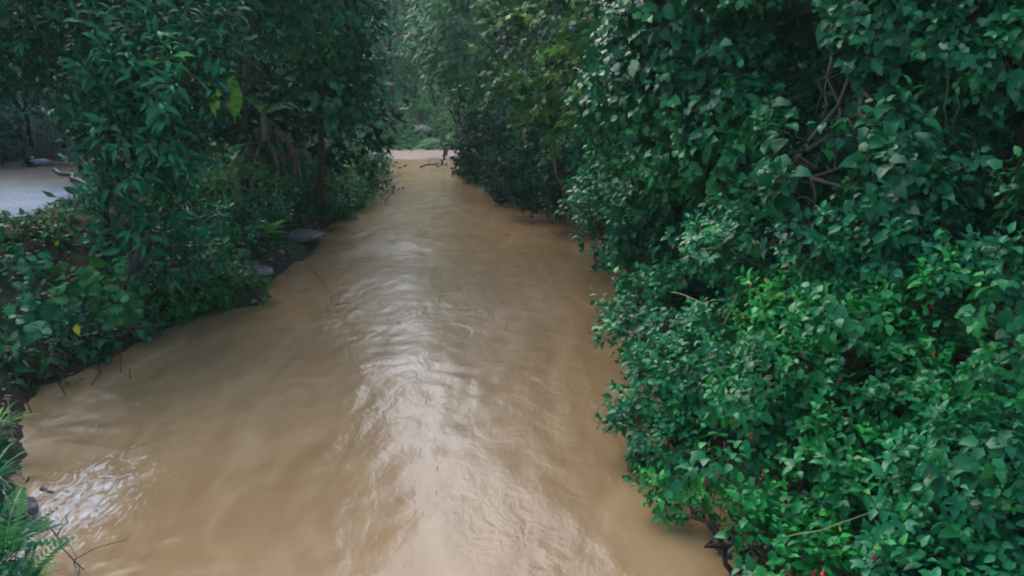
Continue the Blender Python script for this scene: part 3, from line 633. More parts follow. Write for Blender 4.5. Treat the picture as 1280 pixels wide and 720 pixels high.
# loose leaves, branches, stems on the right
def loose_leaf_cluster(kind, px, py, Y, n, size, tmpl, mat, label, cat, seed, spread=.12):
    rg = np.random.default_rng(seed); c = at(px, py, Y); root = empty(kind, tuple(c), label, cat)
    A = norm(rg.normal(size=(n, 3)) + [0, 0, -.5]); Nn = norm(rg.normal(size=(n, 3)) * .5 + [0, -1.0, .8])
    leaves('leaves', c + rg.normal(size=(n, 3)) * spread * .3 + A * .02, A, Nn, np.full(n, size) * rg.uniform(.7, 1.2, n), tmpl, rg.random(n), M[mat], root, c)
    mb = MB(); mb.tube(branch_path(c + [.12, .5, .12], c, .05, 6, seed), [.006, .006, .005, .005, .004, .003], 5); mb.build('stem', M['palestem'], root, c)
    return root
def free_branch(kind, pts, r0, mat, label, cat, group=None, n=10, seed=0, twigs=0, wob=.02):
    P_ = np.array([at(*q) for q in pts]); tt = np.linspace(0, 1, n)
    pi_ = np.stack([np.interp(tt, np.linspace(0, 1, len(P_)), P_[:, i]) for i in range(3)], 1)
    L = np.linalg.norm(P_[-1] - P_[0]); rg = np.random.default_rng(seed); pi_[1:-1] += rg.normal(size=(n - 2, 3)) * wob * L
    mb = MB(); mb.tube(pi_, list(np.linspace(r0, r0 * .35, n)), 6)
    for k in range(twigs):
        i_ = rg.integers(2, n - 1); d = norm(pi_[-1] - pi_[0] + rg.normal(size=3) * L * .8) * L * rg.uniform(.15, .35)
        mb.tube(branch_path(pi_[i_], pi_[i_] + d, .03, 5, k), list(np.linspace(r0 * .45, r0 * .2, 5)), 4)
    o = mb.build(kind, M[mat], None, P_[0]); o.location = tuple(P_[0])
    return tag(o, label, cat, group)
loose_leaf_cluster('vine_sprig', 1222, 186, 9.2, 5, .17, 'lance', 'pale', 'pale sprig of narrow leaves hanging alone in the dark hollow', 'sprig', 5, .1)
loose_leaf_cluster('vine_sprig', 1198, 55, 9.2, 3, .12, 'heart', 'pale', 'pale leaf sprig near the top right corner', 'sprig', 16)
loose_leaf_cluster('vine_sprig', 797, 74, 12.2, 3, .16, 'heart', 'pale', 'pale green leaves dangling at the left side of the vine-draped tree', 'sprig', 7)
free_branch('bare_branch', [(705, 245, 22.6), (690, 188, 21.6), (722, 180, 20.8)], .03, 'palebark', 'short pale bare branch poking out of the dark recess', 'branch', seed=1)
free_branch('bare_branch', [(655, 175, 25), (660, 155, 22.6), (700, 140, 22), (770, 118, 21)], .03, 'palebark', 'long thin grey branch arching across the dark recess under the yellow-green leaves', 'branch', seed=2, twigs=4)
free_branch('trailing_vine', [(870, 312, 11.2), (905, 308, 10.6), (925, 318, 10.2), (940, 330, 10)], .008, 'palestem', 'thin pale vine stem arching under the shadowed shrub', 'stem', seed=3, wob=.01)
free_branch('trailing_vine', [(840, 365, 10.2), (880, 378, 9.3), (915, 372, 9.1), (940, 362, 9.2)], .006, 'palestem', 'thin pale stem crossing the dark gap beside two small yellow buds', 'stem', seed=4, wob=.008)
free_branch('trailing_vine', [(905, 405, 8.9), (915, 385, 8.9), (922, 365, 9)], .006, 'palestem', 'short upright pale stem rising from the middle shrubs', 'stem', seed=5, wob=.01)
free_branch('trailing_vine', [(965, 675, 5.95), (1030, 662, 5.6), (1090, 640, 5.5)], .006, 'palestem', 'long straight pale stem lying across the low shrubs at the bottom', 'stem', seed=6, wob=.004)
free_branch('trailing_vine', [(1185, 585, 5.5), (1215, 555, 5.5)], .005, 'palestem', 'short pale stem slanting up among the lower right leaves', 'stem', seed=8, wob=.006)
for k, (px, py, Y) in enumerate([(1190, 130, 9.3), (1200, 150, 9.3), (1040, 130, 10), (1175, 230, 8.9)]):
    free_branch('hanging_vine', [(px, py - 60, Y), (px - 8, py, Y - .05), (px - 14, py + 60, Y), (px - 22, py + 110, Y)], .006, 'twig', 'thin vine trailing down in front of the dark hollow', 'vine', 'vines trailing before the hollow', seed=20 + k)

# ------------------------------------------------------------------ LEFT BANK
lf = dict(tmpl='lance', nleaf=9, stem_r=.005, cover=2.4, up=.25, droop=.25, hole=.5, rough=.34, nf=2.0, leafarea=.17, inner=.35)
def XL(**kw):
    d = dict(lf); d.update(kw); return d
plant('long_leaved_tree', 'dark tree with glossy long leaves in whorls growing between yard and river', 'tree',
    [pl(180, 75, 13.5, 75, 50), pl(165, 160, 13.2, 50, 40), pl(222, 120, 13, 45, 32), pl(165, 225, 13, 50, 34), pl(215, 185, 13.2, 42, 28), pl(225, 35, 13.6, 50, 34), pl(130, 110, 13.8, 40, 40)],
    size=.30, mat='left', trunk=[at_z(135, 330, 1.0), at(128, 240, 13.6), at(160, 80, 13.8)], trunk_r=.11, seed=41, **lf)
plant('long_leaved_tree', 'low glossy-leaved tree leaning out over the bank below the dark whorled tree', 'tree',
    [pl(175, 280, 13.2, 46, 30), pl(225, 285, 13.8, 40, 26), pl(215, 325, 14, 42, 22), pl(262, 315, 15, 32, 18)], size=.26, mat='left', trunk=[at_z(150, 390, .6), at(160, 340, 12.4), at(185, 290, 12.6)], trunk_r=.06, seed=42, **XL(cover=1.7, hole=.5))
plant('overhanging_tree', 'dark leafy tree covering the top left corner over the yard', 'tree',
    [pl(60, 40, 14.5, 85, 45), pl(-20, 60, 14, 60, 60), pl(110, -30, 14.5, 110, 70), pl(60, 90, 18, 60, 28), pl(-30, -30, 14, 110, 80), pl(95, 120, 16.5, 34, 28)],
    size=.25, mat='left', trunk=[[-10.8, 13.6, 1.7], [-10.9, 13.7, 4], [-10.5, 14, 6]], trunk_r=.14, seed=43, **XL(tint1=.6))
plant('overhanging_tree', 'tree with fine drooping leaves overhanging the top of the left bank', 'tree',
    [pl(310, 5, 17, 70, 38), pl(250, -20, 16, 80, 50), pl(370, -20, 18, 90, 50), pl(360, 30, 18.5, 45, 28), pl(400, 10, 19, 50, 40), pl(300, -90, 16, 90, 50)],
    'simple', .17, 'left', trunk=[at_z(293, 232, 1.6), at(305, 150, 22), at(312, 70, 21.6), at(318, 0, 21)], trunk_r=.15, bark='trunk_green', seed=44, cover=2.2, nleaf=10, up=-.1, droop=.5, hole=.34, stem_r=.005, tint1=.9, shoot=.5, leafarea=.24)
free_branch('tree_limb', [(312, 80, 21.6), (285, 68, 20), (255, 52, 18), (228, 44, 17)], .06, 'bark', 'dark bare limb reaching left from the mossy trunk', 'branch', seed=12, twigs=3)
tb_ = at(318, 240, 24); tr_ = empty('slender_tree', tuple(tb_), 'straight dark slender tree just right of the mossy one, half hidden by leaves', 'tree')
mb = MB(); mb.tube(branch_path(tb_, at(316, -20, 24), 0, 12, 13, .006), list(np.linspace(.14, .06, 12)), 8); mb.build('trunk', M['bark'], tr_, tb_)
P, A_, N_, S_, T_, g_ = foliage([pl(316, -10, 21.5, 60, 40)], 'ovate', .2, seed=13, cover=2)
leaves('crown', P, A_, N_, S_, 'ovate', T_, M['left'], tr_, tb_)
plant('broad_leaved_tree', 'tree with big pale-backed leaves hanging over the river from the left bank', 'tree',
    [pl(412, 60, 20, 42, 42), pl(420, 120, 20, 30, 36), pl(390, 85, 20.5, 26, 34), pl(422, 15, 20.5, 40, 36), pl(410, -50, 21, 60, 60), pl(438, 95, 20.5, 18, 36)],
    'heart', .28, 'broad', trunk=[at_z(400, 252, 1.1), at(402, 170, 21.2), at(410, 60, 21)], trunk_r=.11, seed=45, cover=2.1, nleaf=6, up=0, droop=.6, hole=.36, stem_r=.008)
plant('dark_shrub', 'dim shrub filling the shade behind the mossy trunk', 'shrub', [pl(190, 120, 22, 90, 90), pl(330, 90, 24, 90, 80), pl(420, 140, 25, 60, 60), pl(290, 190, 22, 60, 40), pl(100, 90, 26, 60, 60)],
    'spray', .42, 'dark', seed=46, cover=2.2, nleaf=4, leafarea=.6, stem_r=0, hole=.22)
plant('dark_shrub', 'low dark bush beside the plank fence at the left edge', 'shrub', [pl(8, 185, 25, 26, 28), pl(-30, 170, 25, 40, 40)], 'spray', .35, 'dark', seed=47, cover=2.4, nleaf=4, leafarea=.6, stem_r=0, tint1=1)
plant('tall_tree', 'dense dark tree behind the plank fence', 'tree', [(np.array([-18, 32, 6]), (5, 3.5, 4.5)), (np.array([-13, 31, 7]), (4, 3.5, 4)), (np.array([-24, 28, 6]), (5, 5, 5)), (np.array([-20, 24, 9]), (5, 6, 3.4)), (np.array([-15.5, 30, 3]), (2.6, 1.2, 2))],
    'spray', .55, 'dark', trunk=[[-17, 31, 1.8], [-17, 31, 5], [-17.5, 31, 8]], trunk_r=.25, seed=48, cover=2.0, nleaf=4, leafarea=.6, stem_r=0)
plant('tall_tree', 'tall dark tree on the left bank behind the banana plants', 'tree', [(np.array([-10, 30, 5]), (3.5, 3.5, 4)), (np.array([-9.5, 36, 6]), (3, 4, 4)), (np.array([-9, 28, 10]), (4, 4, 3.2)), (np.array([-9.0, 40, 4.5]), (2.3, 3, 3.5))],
    'spray', .5, 'dark', trunk=[[-10, 32, 1.8], [-10, 32, 5], [-9.5, 31, 9]], trunk_r=.25, seed=49, cover=2.1, nleaf=4, leafarea=.6, stem_r=0)

# banana plants
def big_leaf(p0, d, L, Wd, mat, parent, origin, sag=.5, roll=0, seed=0, ragged=.1, name='leaf', fold=.25):
    rg = np.random.default_rng(seed); n = 14; d = norm(np.asarray(d, float)); side = norm(np.cross(d, [0, 0, 1.0])); V = []; T = []
    pts = []
    pos = np.asarray(p0, float).copy(); dd = d.copy()
    for i in range(n + 1):
        pts.append((pos.copy(), dd.copy())); pos = pos + dd * L / n; dd = norm(dd + np.array([0, 0, -1.0]) * sag / n * 2)
    for i, (p_, t_) in enumerate(pts):
        s_ = i / n; wv = Wd * max(0.03, math.sin(math.pi * min(1, max(0, (s_ - .12) / .88)) ** .75)) if s_ > .12 else .012
        nn = norm(np.cross(side, t_)); sd_ = norm(side * math.cos(roll) + nn * math.sin(roll)); up_ = norm(np.cross(sd_, t_))
        j1, j2 = rg.uniform(1 - ragged * 2, 1, 2)
        V += [p_ - sd_ * wv * j1 + up_ * fold * wv, p_, p_ + sd_ * wv * j2 + up_ * fold * wv]
    loops = []; tot = []
    for i in range(n):
        a = i * 3; loops += [a, a + 1, a + 4, a + 3, a + 1, a + 2, a + 5, a + 4]; tot += [4, 4]
    return link_mesh(name, np.array(V) - origin, loops, tot, M[mat], parent, tint=rg.uniform(.2, .9, len(tot)), smooth_sh=False)
def banana(px, py, Y, hgt, label, seed, nl=6, dead=0, mat='banana', L=1.4):
    c = at(px, py, Y); c[2] = ground_z(c[0], c[1]) if py > 150 else c[2]
    root = empty('banana_plant', tuple(c), label, 'banana plant'); rg = np.random.default_rng(seed)
    top = c + [0, 0, hgt]; mb = MB(); mb.tube([c, c + [.02, 0, hgt * .5], top, top + [0, 0, .3]], [.13, .11, .08, .03], 10); mb.build('stem', M['pstem'], root, c)
    for k in range(nl):
        a = k * 2.4 + rg.uniform(-.3, .3); el = rg.uniform(.5, 1.3)
        big_leaf(top + [0, 0, .1], [math.cos(a), math.sin(a), el], L * rg.uniform(.8, 1.15), .2, mat, root, c, rg.uniform(.5, 1.0), rg.uniform(-.3, .3), seed + k)
    for k in range(dead):
        a = k * 1.1 + rg.uniform(-.4, .4)
        big_leaf(top + [math.cos(a) * .08, math.sin(a) * .08, -.05 - .11 * (k % 6)], [math.cos(a) * .6, math.sin(a) * .6, -.35], hgt * rg.uniform(.3, .85), rg.uniform(.04, .13), 'deadleaf', root, c, rg.uniform(1.0, 2.6), rg.uniform(-1.5, 1.5), seed + 40 + k, .45, 'dead_leaf', .7)
    return root
banana(333, 195, 21.5, 2.4, 'banana plant wrapped in brown dead leaves hanging down its stem', 61, 4, 34, 'under', 1.0)
r_ = banana(292, 195, 20, 1.5, 'banana plant with an upright yellow-green leaf beside the mossy trunk', 62, 3, 3, 'under', .8)
o_ = np.array(r_.location); a = at(294, 155, 19.0)
big_leaf(a, [.0, -.05, 1], 1.2, .2, 'banana', r_, o_, .06, .1, 5, .05)
big_leaf(at(270, 150, 18.6), [.1, -.1, 1], .8, .16, 'banana', r_, o_, .1, -.2, 8, .1); big_leaf(at(345, 120, 20.5), [.5, -.1, .8], .8, .16, 'fern', r_, o_, .5, 1.0, 9, .1)
big_leaf(at(288, 118, 18.9), [-1, -.1, .6], .75, .2, 'banana', r_, o_, .7, 1.2, 6, .08)
banana(408, 195, 26, 1.3, 'small banana plant with grey torn leaves at the left bank edge', 63, 5, 5, 'broad', .9)

# undergrowth on the left bank
G4 = 'leafy bushes along the left bank'
plant('undergrowth_bush', 'rounded bush drooping into the water at the far end of the left bank', 'bush', [pl(435, 200, 31, 30, 24), pl(452, 222, 33, 16, 24), pl(428, 238, 29, 24, 20), pl(400, 210, 27, 34, 24)],
    'lance', .26, 'fern', seed=51, group=G4, cover=2.4, nleaf=8, leafarea=.17, up=.1, droop=.6, stem_r=.004)
plant('undergrowth_bush', 'mid green bush in the centre of the left bank under the banana plants', 'bush', [pl(350, 215, 23, 46, 24), pl(320, 240, 21, 46, 24), pl(380, 235, 24, 34, 22), pl(405, 255, 25, 24, 14)],
    'ovate', .14, 'fern', seed=52, group=G4, cover=2.4, nleaf=7, droop=.3, hole=.35)
plant('undergrowth_bush', 'bush with yellow-tipped grassy leaves right of the dark whorled tree', 'bush', [pl(285, 225, 20, 26, 14), pl(265, 240, 19, 28, 16)],
    'blade', .36, 'fern', seed=53, group=G4, cover=2.0, nleaf=8, leafarea=.06, up=.6, droop=.2, tint0=.3, tint1=1.0)
plant('undergrowth_bush', 'bush behind the flat grey rocks on the left bank', 'bush', [pl(292, 280, 17.6, 36, 22), pl(330, 262, 19.6, 34, 16)],
    'ovate', .12, 'left', seed=54, group=G4, cover=2.0, nleaf=7, hole=.4)
plant('undergrowth_bush', 'low bush hanging to the waterline beside the small grey slab', 'bush', [pl(285, 360, 15.6, 40, 18), pl(240, 355, 15.0, 46, 24), pl(185, 350, 14.2, 44, 24), pl(318, 366, 15.9, 18, 12)],
    'ovate', .13, 'under', seed=55, group=G4, cover=1.6, nleaf=6, hole=.5, tint1=.6)
G5 = 'broad-leaved herbs on the left bank slope'
for k, (px, py, Y, rr, lab) in enumerate([(35, 345, 11.6, 26, 'broad-leaved herb highest on the slope at the left edge'), (65, 375, 10.8, 26, 'broad-leaved herb in the middle of the dark slope'),
        (105, 385, 11.2, 20, 'broad-leaved herb just above the yellow fallen leaf'), (110, 350, 11.6, 24, 'broad-leaved herb under the leaning glossy tree'), (25, 405, 10.2, 26, 'broad-leaved herb low at the left frame edge'), (145, 375, 11.4, 24, 'broad-leaved herb nearest the waterline')
        ]):
    plant('broad_leaved_herb', lab, 'plant', [pl(px, py, Y, rr, rr * .7)], 'palm', .17, 'under' if k % 2 else 'broad', seed=70 + k, group=G5, cover=1.5, nleaf=4, leafarea=.5, hole=.3, shoot=.22, tint1=.65, droop=.2, trunk_r=.02)

rgf = np.random.default_rng(300)
fr_lab = ['tuft of long leaves overhanging the water at the corner below the herbs', 'small dark plant at the waterline under the pale pinkish stone', 'leafy sprout at the waterline left of the dark wet stone',
 'leafy sprout at the waterline just right of the dark wet stone', 'plant trailing into the water under the hanging bush', 'plant beside the small grey slab dipping in the water', 'plant between the slab and the large rock at the waterline',
 'green sprout at the foot of the large flat rock', 'fringe plant beyond the large rock hanging over the water', 'fringe plant under the central bank bush touching the water', 'fringe plant under the far end of the left bank', 'last fringe plant before the left bank turns away']
for k, (px, py) in enumerate([(45, 470), (100, 440), (160, 412), (215, 390), (262, 372), (325, 366), (345, 325), (398, 286), (415, 268), (440, 250), (455, 235), (462, 215)]):
    if k in (5, 6, 7): continue
    b_ = at_z(px, py, .12); b_[0] -= .12
    rr = (.26 if k > 2 else .14) + .012 * b_[1]
    plant('waterside_plant', fr_lab[k], 'plant', [(b_ + [0, 0, .18], (rr * 1.5, rr * 1.2, rr)), (b_ + [-rr * 1.5, .2, .35], (rr * 1.3, rr * 1.2, rr))], ['lance', 'ovate', 'palm', 'ovate', 'lance', 'under'][k % 5] if k % 5 < 5 else 'ovate', [.2, .13, .15, .12, .22][k % 5] * (1 + b_[1] * .012),
          ['under', 'left', 'broad', 'under', 'fern'][k % 5], seed=310 + k, group='plants fringing the left waterline', cover=1.9, nleaf=6, leafarea=.25, hole=.3, rough=.35, droop=.45, trunk_r=.015, stem_r=0, tint1=.6)
# ferns and grass on both banks
def fern(px, py, z, n, L, label, mat='fern', tmpl='fern', seed=0, kind='fern', cat='fern', el=.6, base=None):
    rg = np.random.default_rng(seed); c = np.array(base, float) if base is not None else at_z(px, py, z); root = empty(kind, tuple(c), label, cat)
    a = np.arange(n) * 2.4 + rg.uniform(-.3, .3, n); e = rg.uniform(.35, 1.3, n) * el * 1.6
    A = np.stack([np.cos(a), np.sin(a), e], 1); Nn = np.stack([-np.cos(a) * .5, -np.sin(a) * .5, np.ones(n)], 1)
    leaves('fronds', c + norm(A) * .02, A, Nn, L * rg.uniform(.65, 1.15, n), tmpl, rg.uniform(.1, 1, n), M[mat], root, c)
    return root
fern(15, 700, .9, 26, .55, 'bright green fern at the bottom left corner beside the foam', seed=81, base=at(5, 690, 6.1))
fern(40, 700, .9, 18, .38, 'small lighter fern nearest the foam, right of the corner fern', seed=82, base=at(22, 735, 5.6))
fern(0, 0, 0, 34, .55, 'tuft of dark strap-like grass at the left edge above the foam', 'left', 'blade', 83, 'grass_tuft', 'grass', base=at(-14, 605, 7.6), el=.6)
fern(0, 0, 0, 30, .5, 'tuft of thin arching grass at the left edge below the bank', 'under', 'blade', 84, 'grass_tuft', 'grass', base=at(-5, 540, 8.8), el=.6)
fern(0, 0, 0, 40, .6, 'tall tuft of pale grass blades on the bank beside the banana plants', 'under', 'blade', 85, 'grass_tuft', 'grass', base=at(275, 232, 19.0), el=1.0)
fern(0, 0, 0, 22, .8, 'drooping fern at the water edge at the far end of the left bank', 'fern', 'fern', 86, base=at(430, 250, 28.5))
fern(0, 0, 0, 20, .6, 'fern growing between the large rock and the bank bush', 'fern', 'fern', 87, base=at(328, 292, 18.6))
plant('corner_shrub', 'small green shrub at the bottom left below the camera', 'shrub', [pl(-62, 650, 6.4, 56, 46), pl(-45, 735, 5.4, 60, 44), pl(-75, 560, 8, 56, 46)], 'lance', .12, 'left', seed=88, cover=2, nleaf=8, leafarea=.17)

# ground cover on the bank slopes (uncountable)
rg = np.random.default_rng(90); n = 60000
Yc = rg.uniform(5, 48, n) ** 1.0; side = rg.random(n) < .72; off = rg.uniform(.15, 1, n) ** 1.3 * 4.2
Xc = np.where(side, xl(Yc) - off, xr(Yc) + off); zc = height(Xc, Yc)
yardm = (Xc < -9.5 + .4 * np.sin(Yc * 2)) & (Yc > 15.4) & (Yc < 29)
dens = fbm(np.stack([Xc, Yc, Xc * 0], 1) * .9, 12) + .45 - .25 * (off < .5) - .55 * (side & (Yc < 15) & (off < 1.5))
ok = (zc > .12) & ~yardm & (rg.random(n) < np.clip(dens, 0, 1)) & (rg.random(n) < np.where(Yc < 25, 1, .5)); Pc = np.stack([Xc, Yc, zc], 1)[ok]; n = len(Pc)
A = norm(rg.normal(size=(n, 3)) * [1, 1, .3] + [0, 0, .55]); Nn = norm(rg.normal(size=(n, 3)) * .4 + [0, 0, 1.0] + A * [-.5, -.5, 0])
gc = leaves('ground_cover', Pc, A, Nn, rg.uniform(.07, .17, n), 'ovate', np.clip(rg.normal(.35, .22, n), 0, 1), M['under']); tag(gc, 'low leafy ground cover and seedlings over the soil of both banks', 'ground cover', kind='stuff')
n = 5000; Yc = rg.uniform(5, 45, n); off = rg.random(n) ** 1.2 * 3.6; Xc = np.where(rg.random(n) < .8, xl(Yc) - off, xr(Yc) + off); zc = height(Xc, Yc)
ok = (zc > .05) & ~((Xc < -8.6) & (Yc > 14.6)); Pc = np.stack([Xc, Yc, zc + .012], 1)[ok]; n = len(Pc)
A = norm(rg.normal(size=(n, 3)) * [1, 1, .15]); Nn = norm(rg.normal(size=(n, 3)) * .3 + [0, 0, 1.0])
tag(leaves('leaf_litter', Pc, A, Nn, rg.uniform(.06, .13, n), 'ovate', rg.random(n), M['deadleaf']), 'brown dead leaves scattered over the bank soil', 'leaf litter', kind='stuff')

# rocks, debris
def onz(px, py, z): return at_z(px, py, z)
blob('flat_rock', onz(362, 294, .32), (.9, .85, .17), 'rock', 'large flat grey rock on the left bank near the water', 'rock', 3, .25, 4, rot=-.5)
blob('flat_rock', onz(318, 341, .22), (.42, .5, .13), 'rock', 'smaller flat grey slab sloping into the water before the large rock', 'rock', 5, .2, 4, rot=.4)
blob('rock', onz(300, 318, .5), (.25, .22, .14), 'rock', 'grey stone half hidden above the smaller slab', 'rock', 6, .25)
blob('rock', onz(345, 318, .2), (.2, .2, .12), 'rock', 'dark stone between the flat slab and the large rock', 'rock', 7, .25)
blob('rock', onz(394, 300, .1), (.18, .2, .12), 'rock', 'small stone at the tip of the large rock, at the waterline', 'rock', 8, .25)
blob('rock', onz(92, 440, .12), (.13, .09, .1), 'palebark', 'pale pinkish stone standing at the waterline below the herbs', 'rock', 9, .3)
blob('rock', onz(60, 325, 1.2), (.3, .2, .12), 'rock', 'grey rubble lump near the top of the left slope', 'rock', 10, .35)
blob('rock', onz(210, 385, .15), (.2, .15, .1), 'rock', 'dark wet stone at the waterline under the hanging bush', 'rock', 11, .3)
blob('rock', onz(18, 640, .05), (.25, .3, .16), 'rock', 'wet stone at the left edge splashed by the foam', 'rock', 12, .3)
def scrap(px, py, z, s, label, mat='plastic', seed=0, kind='plastic_scrap', cat='litter'):
    rg = np.random.default_rng(seed); c = at_z(px, py, z); V = []; n = 5
    for j in range(n):
        for i in range(n): V.append([(i / (n - 1) - .5) * s * 1.5, (j / (n - 1) - .5) * s, rg.uniform(0, .4) * s])
    V = np.array(V) + rg.normal(size=(n * n, 3)) * s * .05; Fc = [(j * n + i, j * n + i + 1, (j + 1) * n + i + 1, (j + 1) * n + i) for j in range(n - 1) for i in range(n - 1)]
    mb = MB(); mb.add(V, Fc); o = mb.build(kind, M[mat], None, None, False); o.location = tuple(c + [0, 0, .02]); o.rotation_euler[2] = rg.uniform(0, 3)
    md = o.modifiers.new('thickness', 'SOLIDIFY'); md.thickness = .003
    return tag(o, label, cat)
scrap(364, 270, .75, .13, 'white scrap of plastic lying above the large flat rock', seed=1)
scrap(346, 331, .12, .11, 'white scrap at the waterline between slab and large rock', seed=2)
scrap(304, 306, .6, .08, 'tiny white scrap on the slope above the smaller slab', seed=3)
scrap(366, 233, 1.3, .11, 'pale flat scrap caught in the bank bush under the banana plants', seed=4)
scrap(32, 322, 1.25, .16, 'white crumpled bag near the top of the slope at the left edge', seed=5)
scrap(45, 300, 1.5, .2, 'bluish white crumpled sheet just below the yard edge', 'tarp', seed=6)
scrap(226, 342, .35, .07, 'tiny pale scrap on the slope under the leaning tree', seed=7)
def one_leaf(px, py, Y, s, mat, label, kind='yellow_leaf', seed=0, tm='ovate', on=None):
    dg = bpy.context.evaluated_depsgraph_get(); d = Vector(ray(px, py)).normalized(); hit = scene.ray_cast(dg, Vector(CAM), d, distance=60)
    c = np.array(hit[1] if hit[0] and hit[1].y > Y * .75 else at(px, py, Y)) - np.array(d) * .04
    o = leaves(kind, np.zeros((1, 3)), np.array([[.2, -.2, -1.0]]), np.array([[.1, -1.0, .5]]), [s], tm, np.array([.5]), M[mat]); o.location = tuple(c)
    return tag(o, label, 'leaf')
bpy.context.view_layer.update()
one_leaf(797, 520, 8.6, .12, 'yellow', 'bright yellow dying leaf at the river edge of the shrub')
one_leaf(915, 523, 7.6, .12, 'yellow', 'yellow leaf in the middle of the shrub right of the river')
one_leaf(95, 405, 10.4, .16, 'yellow', 'yellow fallen leaf low on the left bank')
one_leaf(918, 368, 9.0, .08, 'yellow', 'small yellow-green bud leaf on the thin stem')
one_leaf(1057, 250, 8.6, .1, 'yellow', 'yellow leaf below the top right tree among shadowed leaves')

flowers(S['c'], [(818, 297), (827, 309), (845, 293), (842, 306), (855, 349), (790, 327)], 13)
flowers(S['b'], [(818, 586), (890, 440), (872, 487)], 9)
flowers(S['a'], [(902, 660), (955, 587), (940, 541), (897, 591)], 7)
flowers(S['d'], [(1053, 376), (1001, 400), (994, 444), (1003, 438), (1000, 460), (1050, 472)], 8)
flowers(S['f'], [(1168, 440), (1199, 477), (1166, 380)], 7)
flowers(S['e'], [(1020, 713), (1030, 712), (1006, 692), (1092, 694), (1162, 594), (1221, 624), (1216, 715), (1224, 636)], 6)
flowers(S['g'], [(1156, 275), (1150, 283), (943, 303)], 9)

# branches and sticks in the water
free_branch('drift_stick', [(52, 612, 8.05), (70, 624, 7.95), (106, 622, 7.98)], .035, 'darktwig', 'dark short stick lying in the white foam at the left edge', 'stick', seed=31, wob=.04)
free_branch('bare_twig', [(-10, 590, 7.4), (30, 640, 7.0), (70, 670, 6.7), (105, 712, 6.4)], .014, 'darktwig', 'long thin bare twig arching over the foam at the bottom left', 'twig', seed=32, twigs=6)
free_branch('bare_twig', [(10, 500, 8.8), (18, 560, 8.2), (30, 600, 8.0)], .01, 'darktwig', 'thin drooping twig at the left edge above the foam', 'twig', seed=33, twigs=4)
free_branch('bare_twig', [(388, 338, 17.4), (402, 350, 16.6), (412, 362, 16.0), (415, 380, 15.3)], .014, 'darktwig', 'thin bent twig rising from the water beside the left bank', 'twig', seed=34, wob=.01)
for k in range(16):
    px = 15 + k * 10.5 + rng.uniform(-5, 5); py = 478 - k * 4.3; q = at_z(px, py - rng.uniform(8, 45), rng.uniform(.3, .8)); e = at_z(px + rng.uniform(-25, 30), py + 2, .02)
    mb = MB(); r0 = rng.uniform(.008, .02); mb.tube(branch_path(q - [0, 0, .15], e, rng.uniform(-.05, .3), 9, k, .05), list(np.linspace(r0, r0 * .4, 9)), 5)
    for j in range(2): mb.tube(branch_path(q * .5 + e * .5, q * .5 + e * .5 + rng.uniform(-.35, .35, 3) * [1, 1, .6], .1, 6, k + j, .05), [r0 * .6, r0 * .5, r0 * .45, r0 * .4, r0 * .3, r0 * .2], 4)
    o = mb.build('exposed_root', M['darktwig' if k % 3 else 'bark'], None, q); o.location = tuple(q)
    tag(o, 'thin dead root or twig hanging from the dark soil at the left waterline', 'root', 'dead roots and twigs on the near left bank')
# far bare branch and its drift wood
free_branch('bare_branch', [(553, 206, 44), (556, 195, 44), (551, 180, 44), (554, 168, 44)], .07, 'bark', 'crooked bare branch standing at the far waterline', 'branch', seed=35, twigs=3, wob=.04)
free_branch('drift_wood', [(525, 209, 43.5), (535, 205, 43.5), (548, 207, 43.5), (560, 204, 43.5)], .06, 'darktwig', 'dark driftwood lying in the water below the far crooked branch', 'driftwood', seed=36, twigs=6, wob=.03)

# ------------------------------------------------------------------ FAR BANK
def far_tree(px, base_py, Y, top_py, wpx, label, seed, mat='far', trunk_r=.14, n=5, tm='spray', size=.6, crown_lo=.45, group='misty trees beyond the sandbar', cover=1.25):
    rg = np.random.default_rng(seed); b = at(px, base_py, Y); b[2] = ground_z(b[0], b[1]); top = at(px, top_py, Y); H = top[2] - b[2]; W = wpx * Y / F
    lumps = []
    for k in range(n):
        t = crown_lo + (1 - crown_lo) * (k + .5) / n; rr = W * .42 * (1 - .5 * abs(t - .65)) * rg.uniform(.7, 1.1)
        lumps.append((b + np.array([rg.uniform(-.3, .3) * W, rg.uniform(-.3, .3) * W, H * t]), (rr, rr, max(H * (1 - crown_lo) / n * .95, rr * .55))))
    return plant('tree', label, 'tree', lumps, tm, size, mat, base=b, trunk=[b, b + [rg.uniform(-.2, .2), 0, H * .45], b + [rg.uniform(-.4, .4), 0, H * .9]], trunk_r=trunk_r, seed=seed, group=group,
                 cover=cover, nleaf=4, leafarea=.6, stem_r=0, hole=.3, rough=.3, tint1=1.0, bark='bark')
far_tree(491, 180, 60, -60, 75, 'slim far tree with a long bare trunk rising straight from behind the sandbar', 101, n=6, crown_lo=.42, trunk_r=.2)
far_tree(518, 170, 70, 60, 70, 'rounded misty tree right of the slim bare trunk', 102)
far_tree(545, 168, 66, 85, 60, 'pale misty tree just left of the drooping thin tree', 103)
far_tree(470, 175, 62, 70, 60, 'misty tree left of the slim bare trunk', 104)
far_tree(440, 175, 66, 10, 90, 'misty tree mostly hidden by the left bank leaves', 105)
far_tree(575, 172, 72, 30, 90, 'misty tree behind the drooping thin tree', 106)
far_tree(515, 160, 92, -80, 120, 'tall faint tree at the back of the valley, centre of the gap', 107, size=.9, trunk_r=.25)
far_tree(470, 160, 95, -110, 120, 'tall faint tree at the back of the valley, left of the gap', 108, size=.9, trunk_r=.25)
far_tree(565, 160, 98, -120, 130, 'tall faint tree at the back of the valley, right of the gap', 109, size=.9, trunk_r=.25)
far_tree(420, 160, 90, -120, 140, 'tall faint tree behind the left bank trees', 110, size=.9, trunk_r=.25)
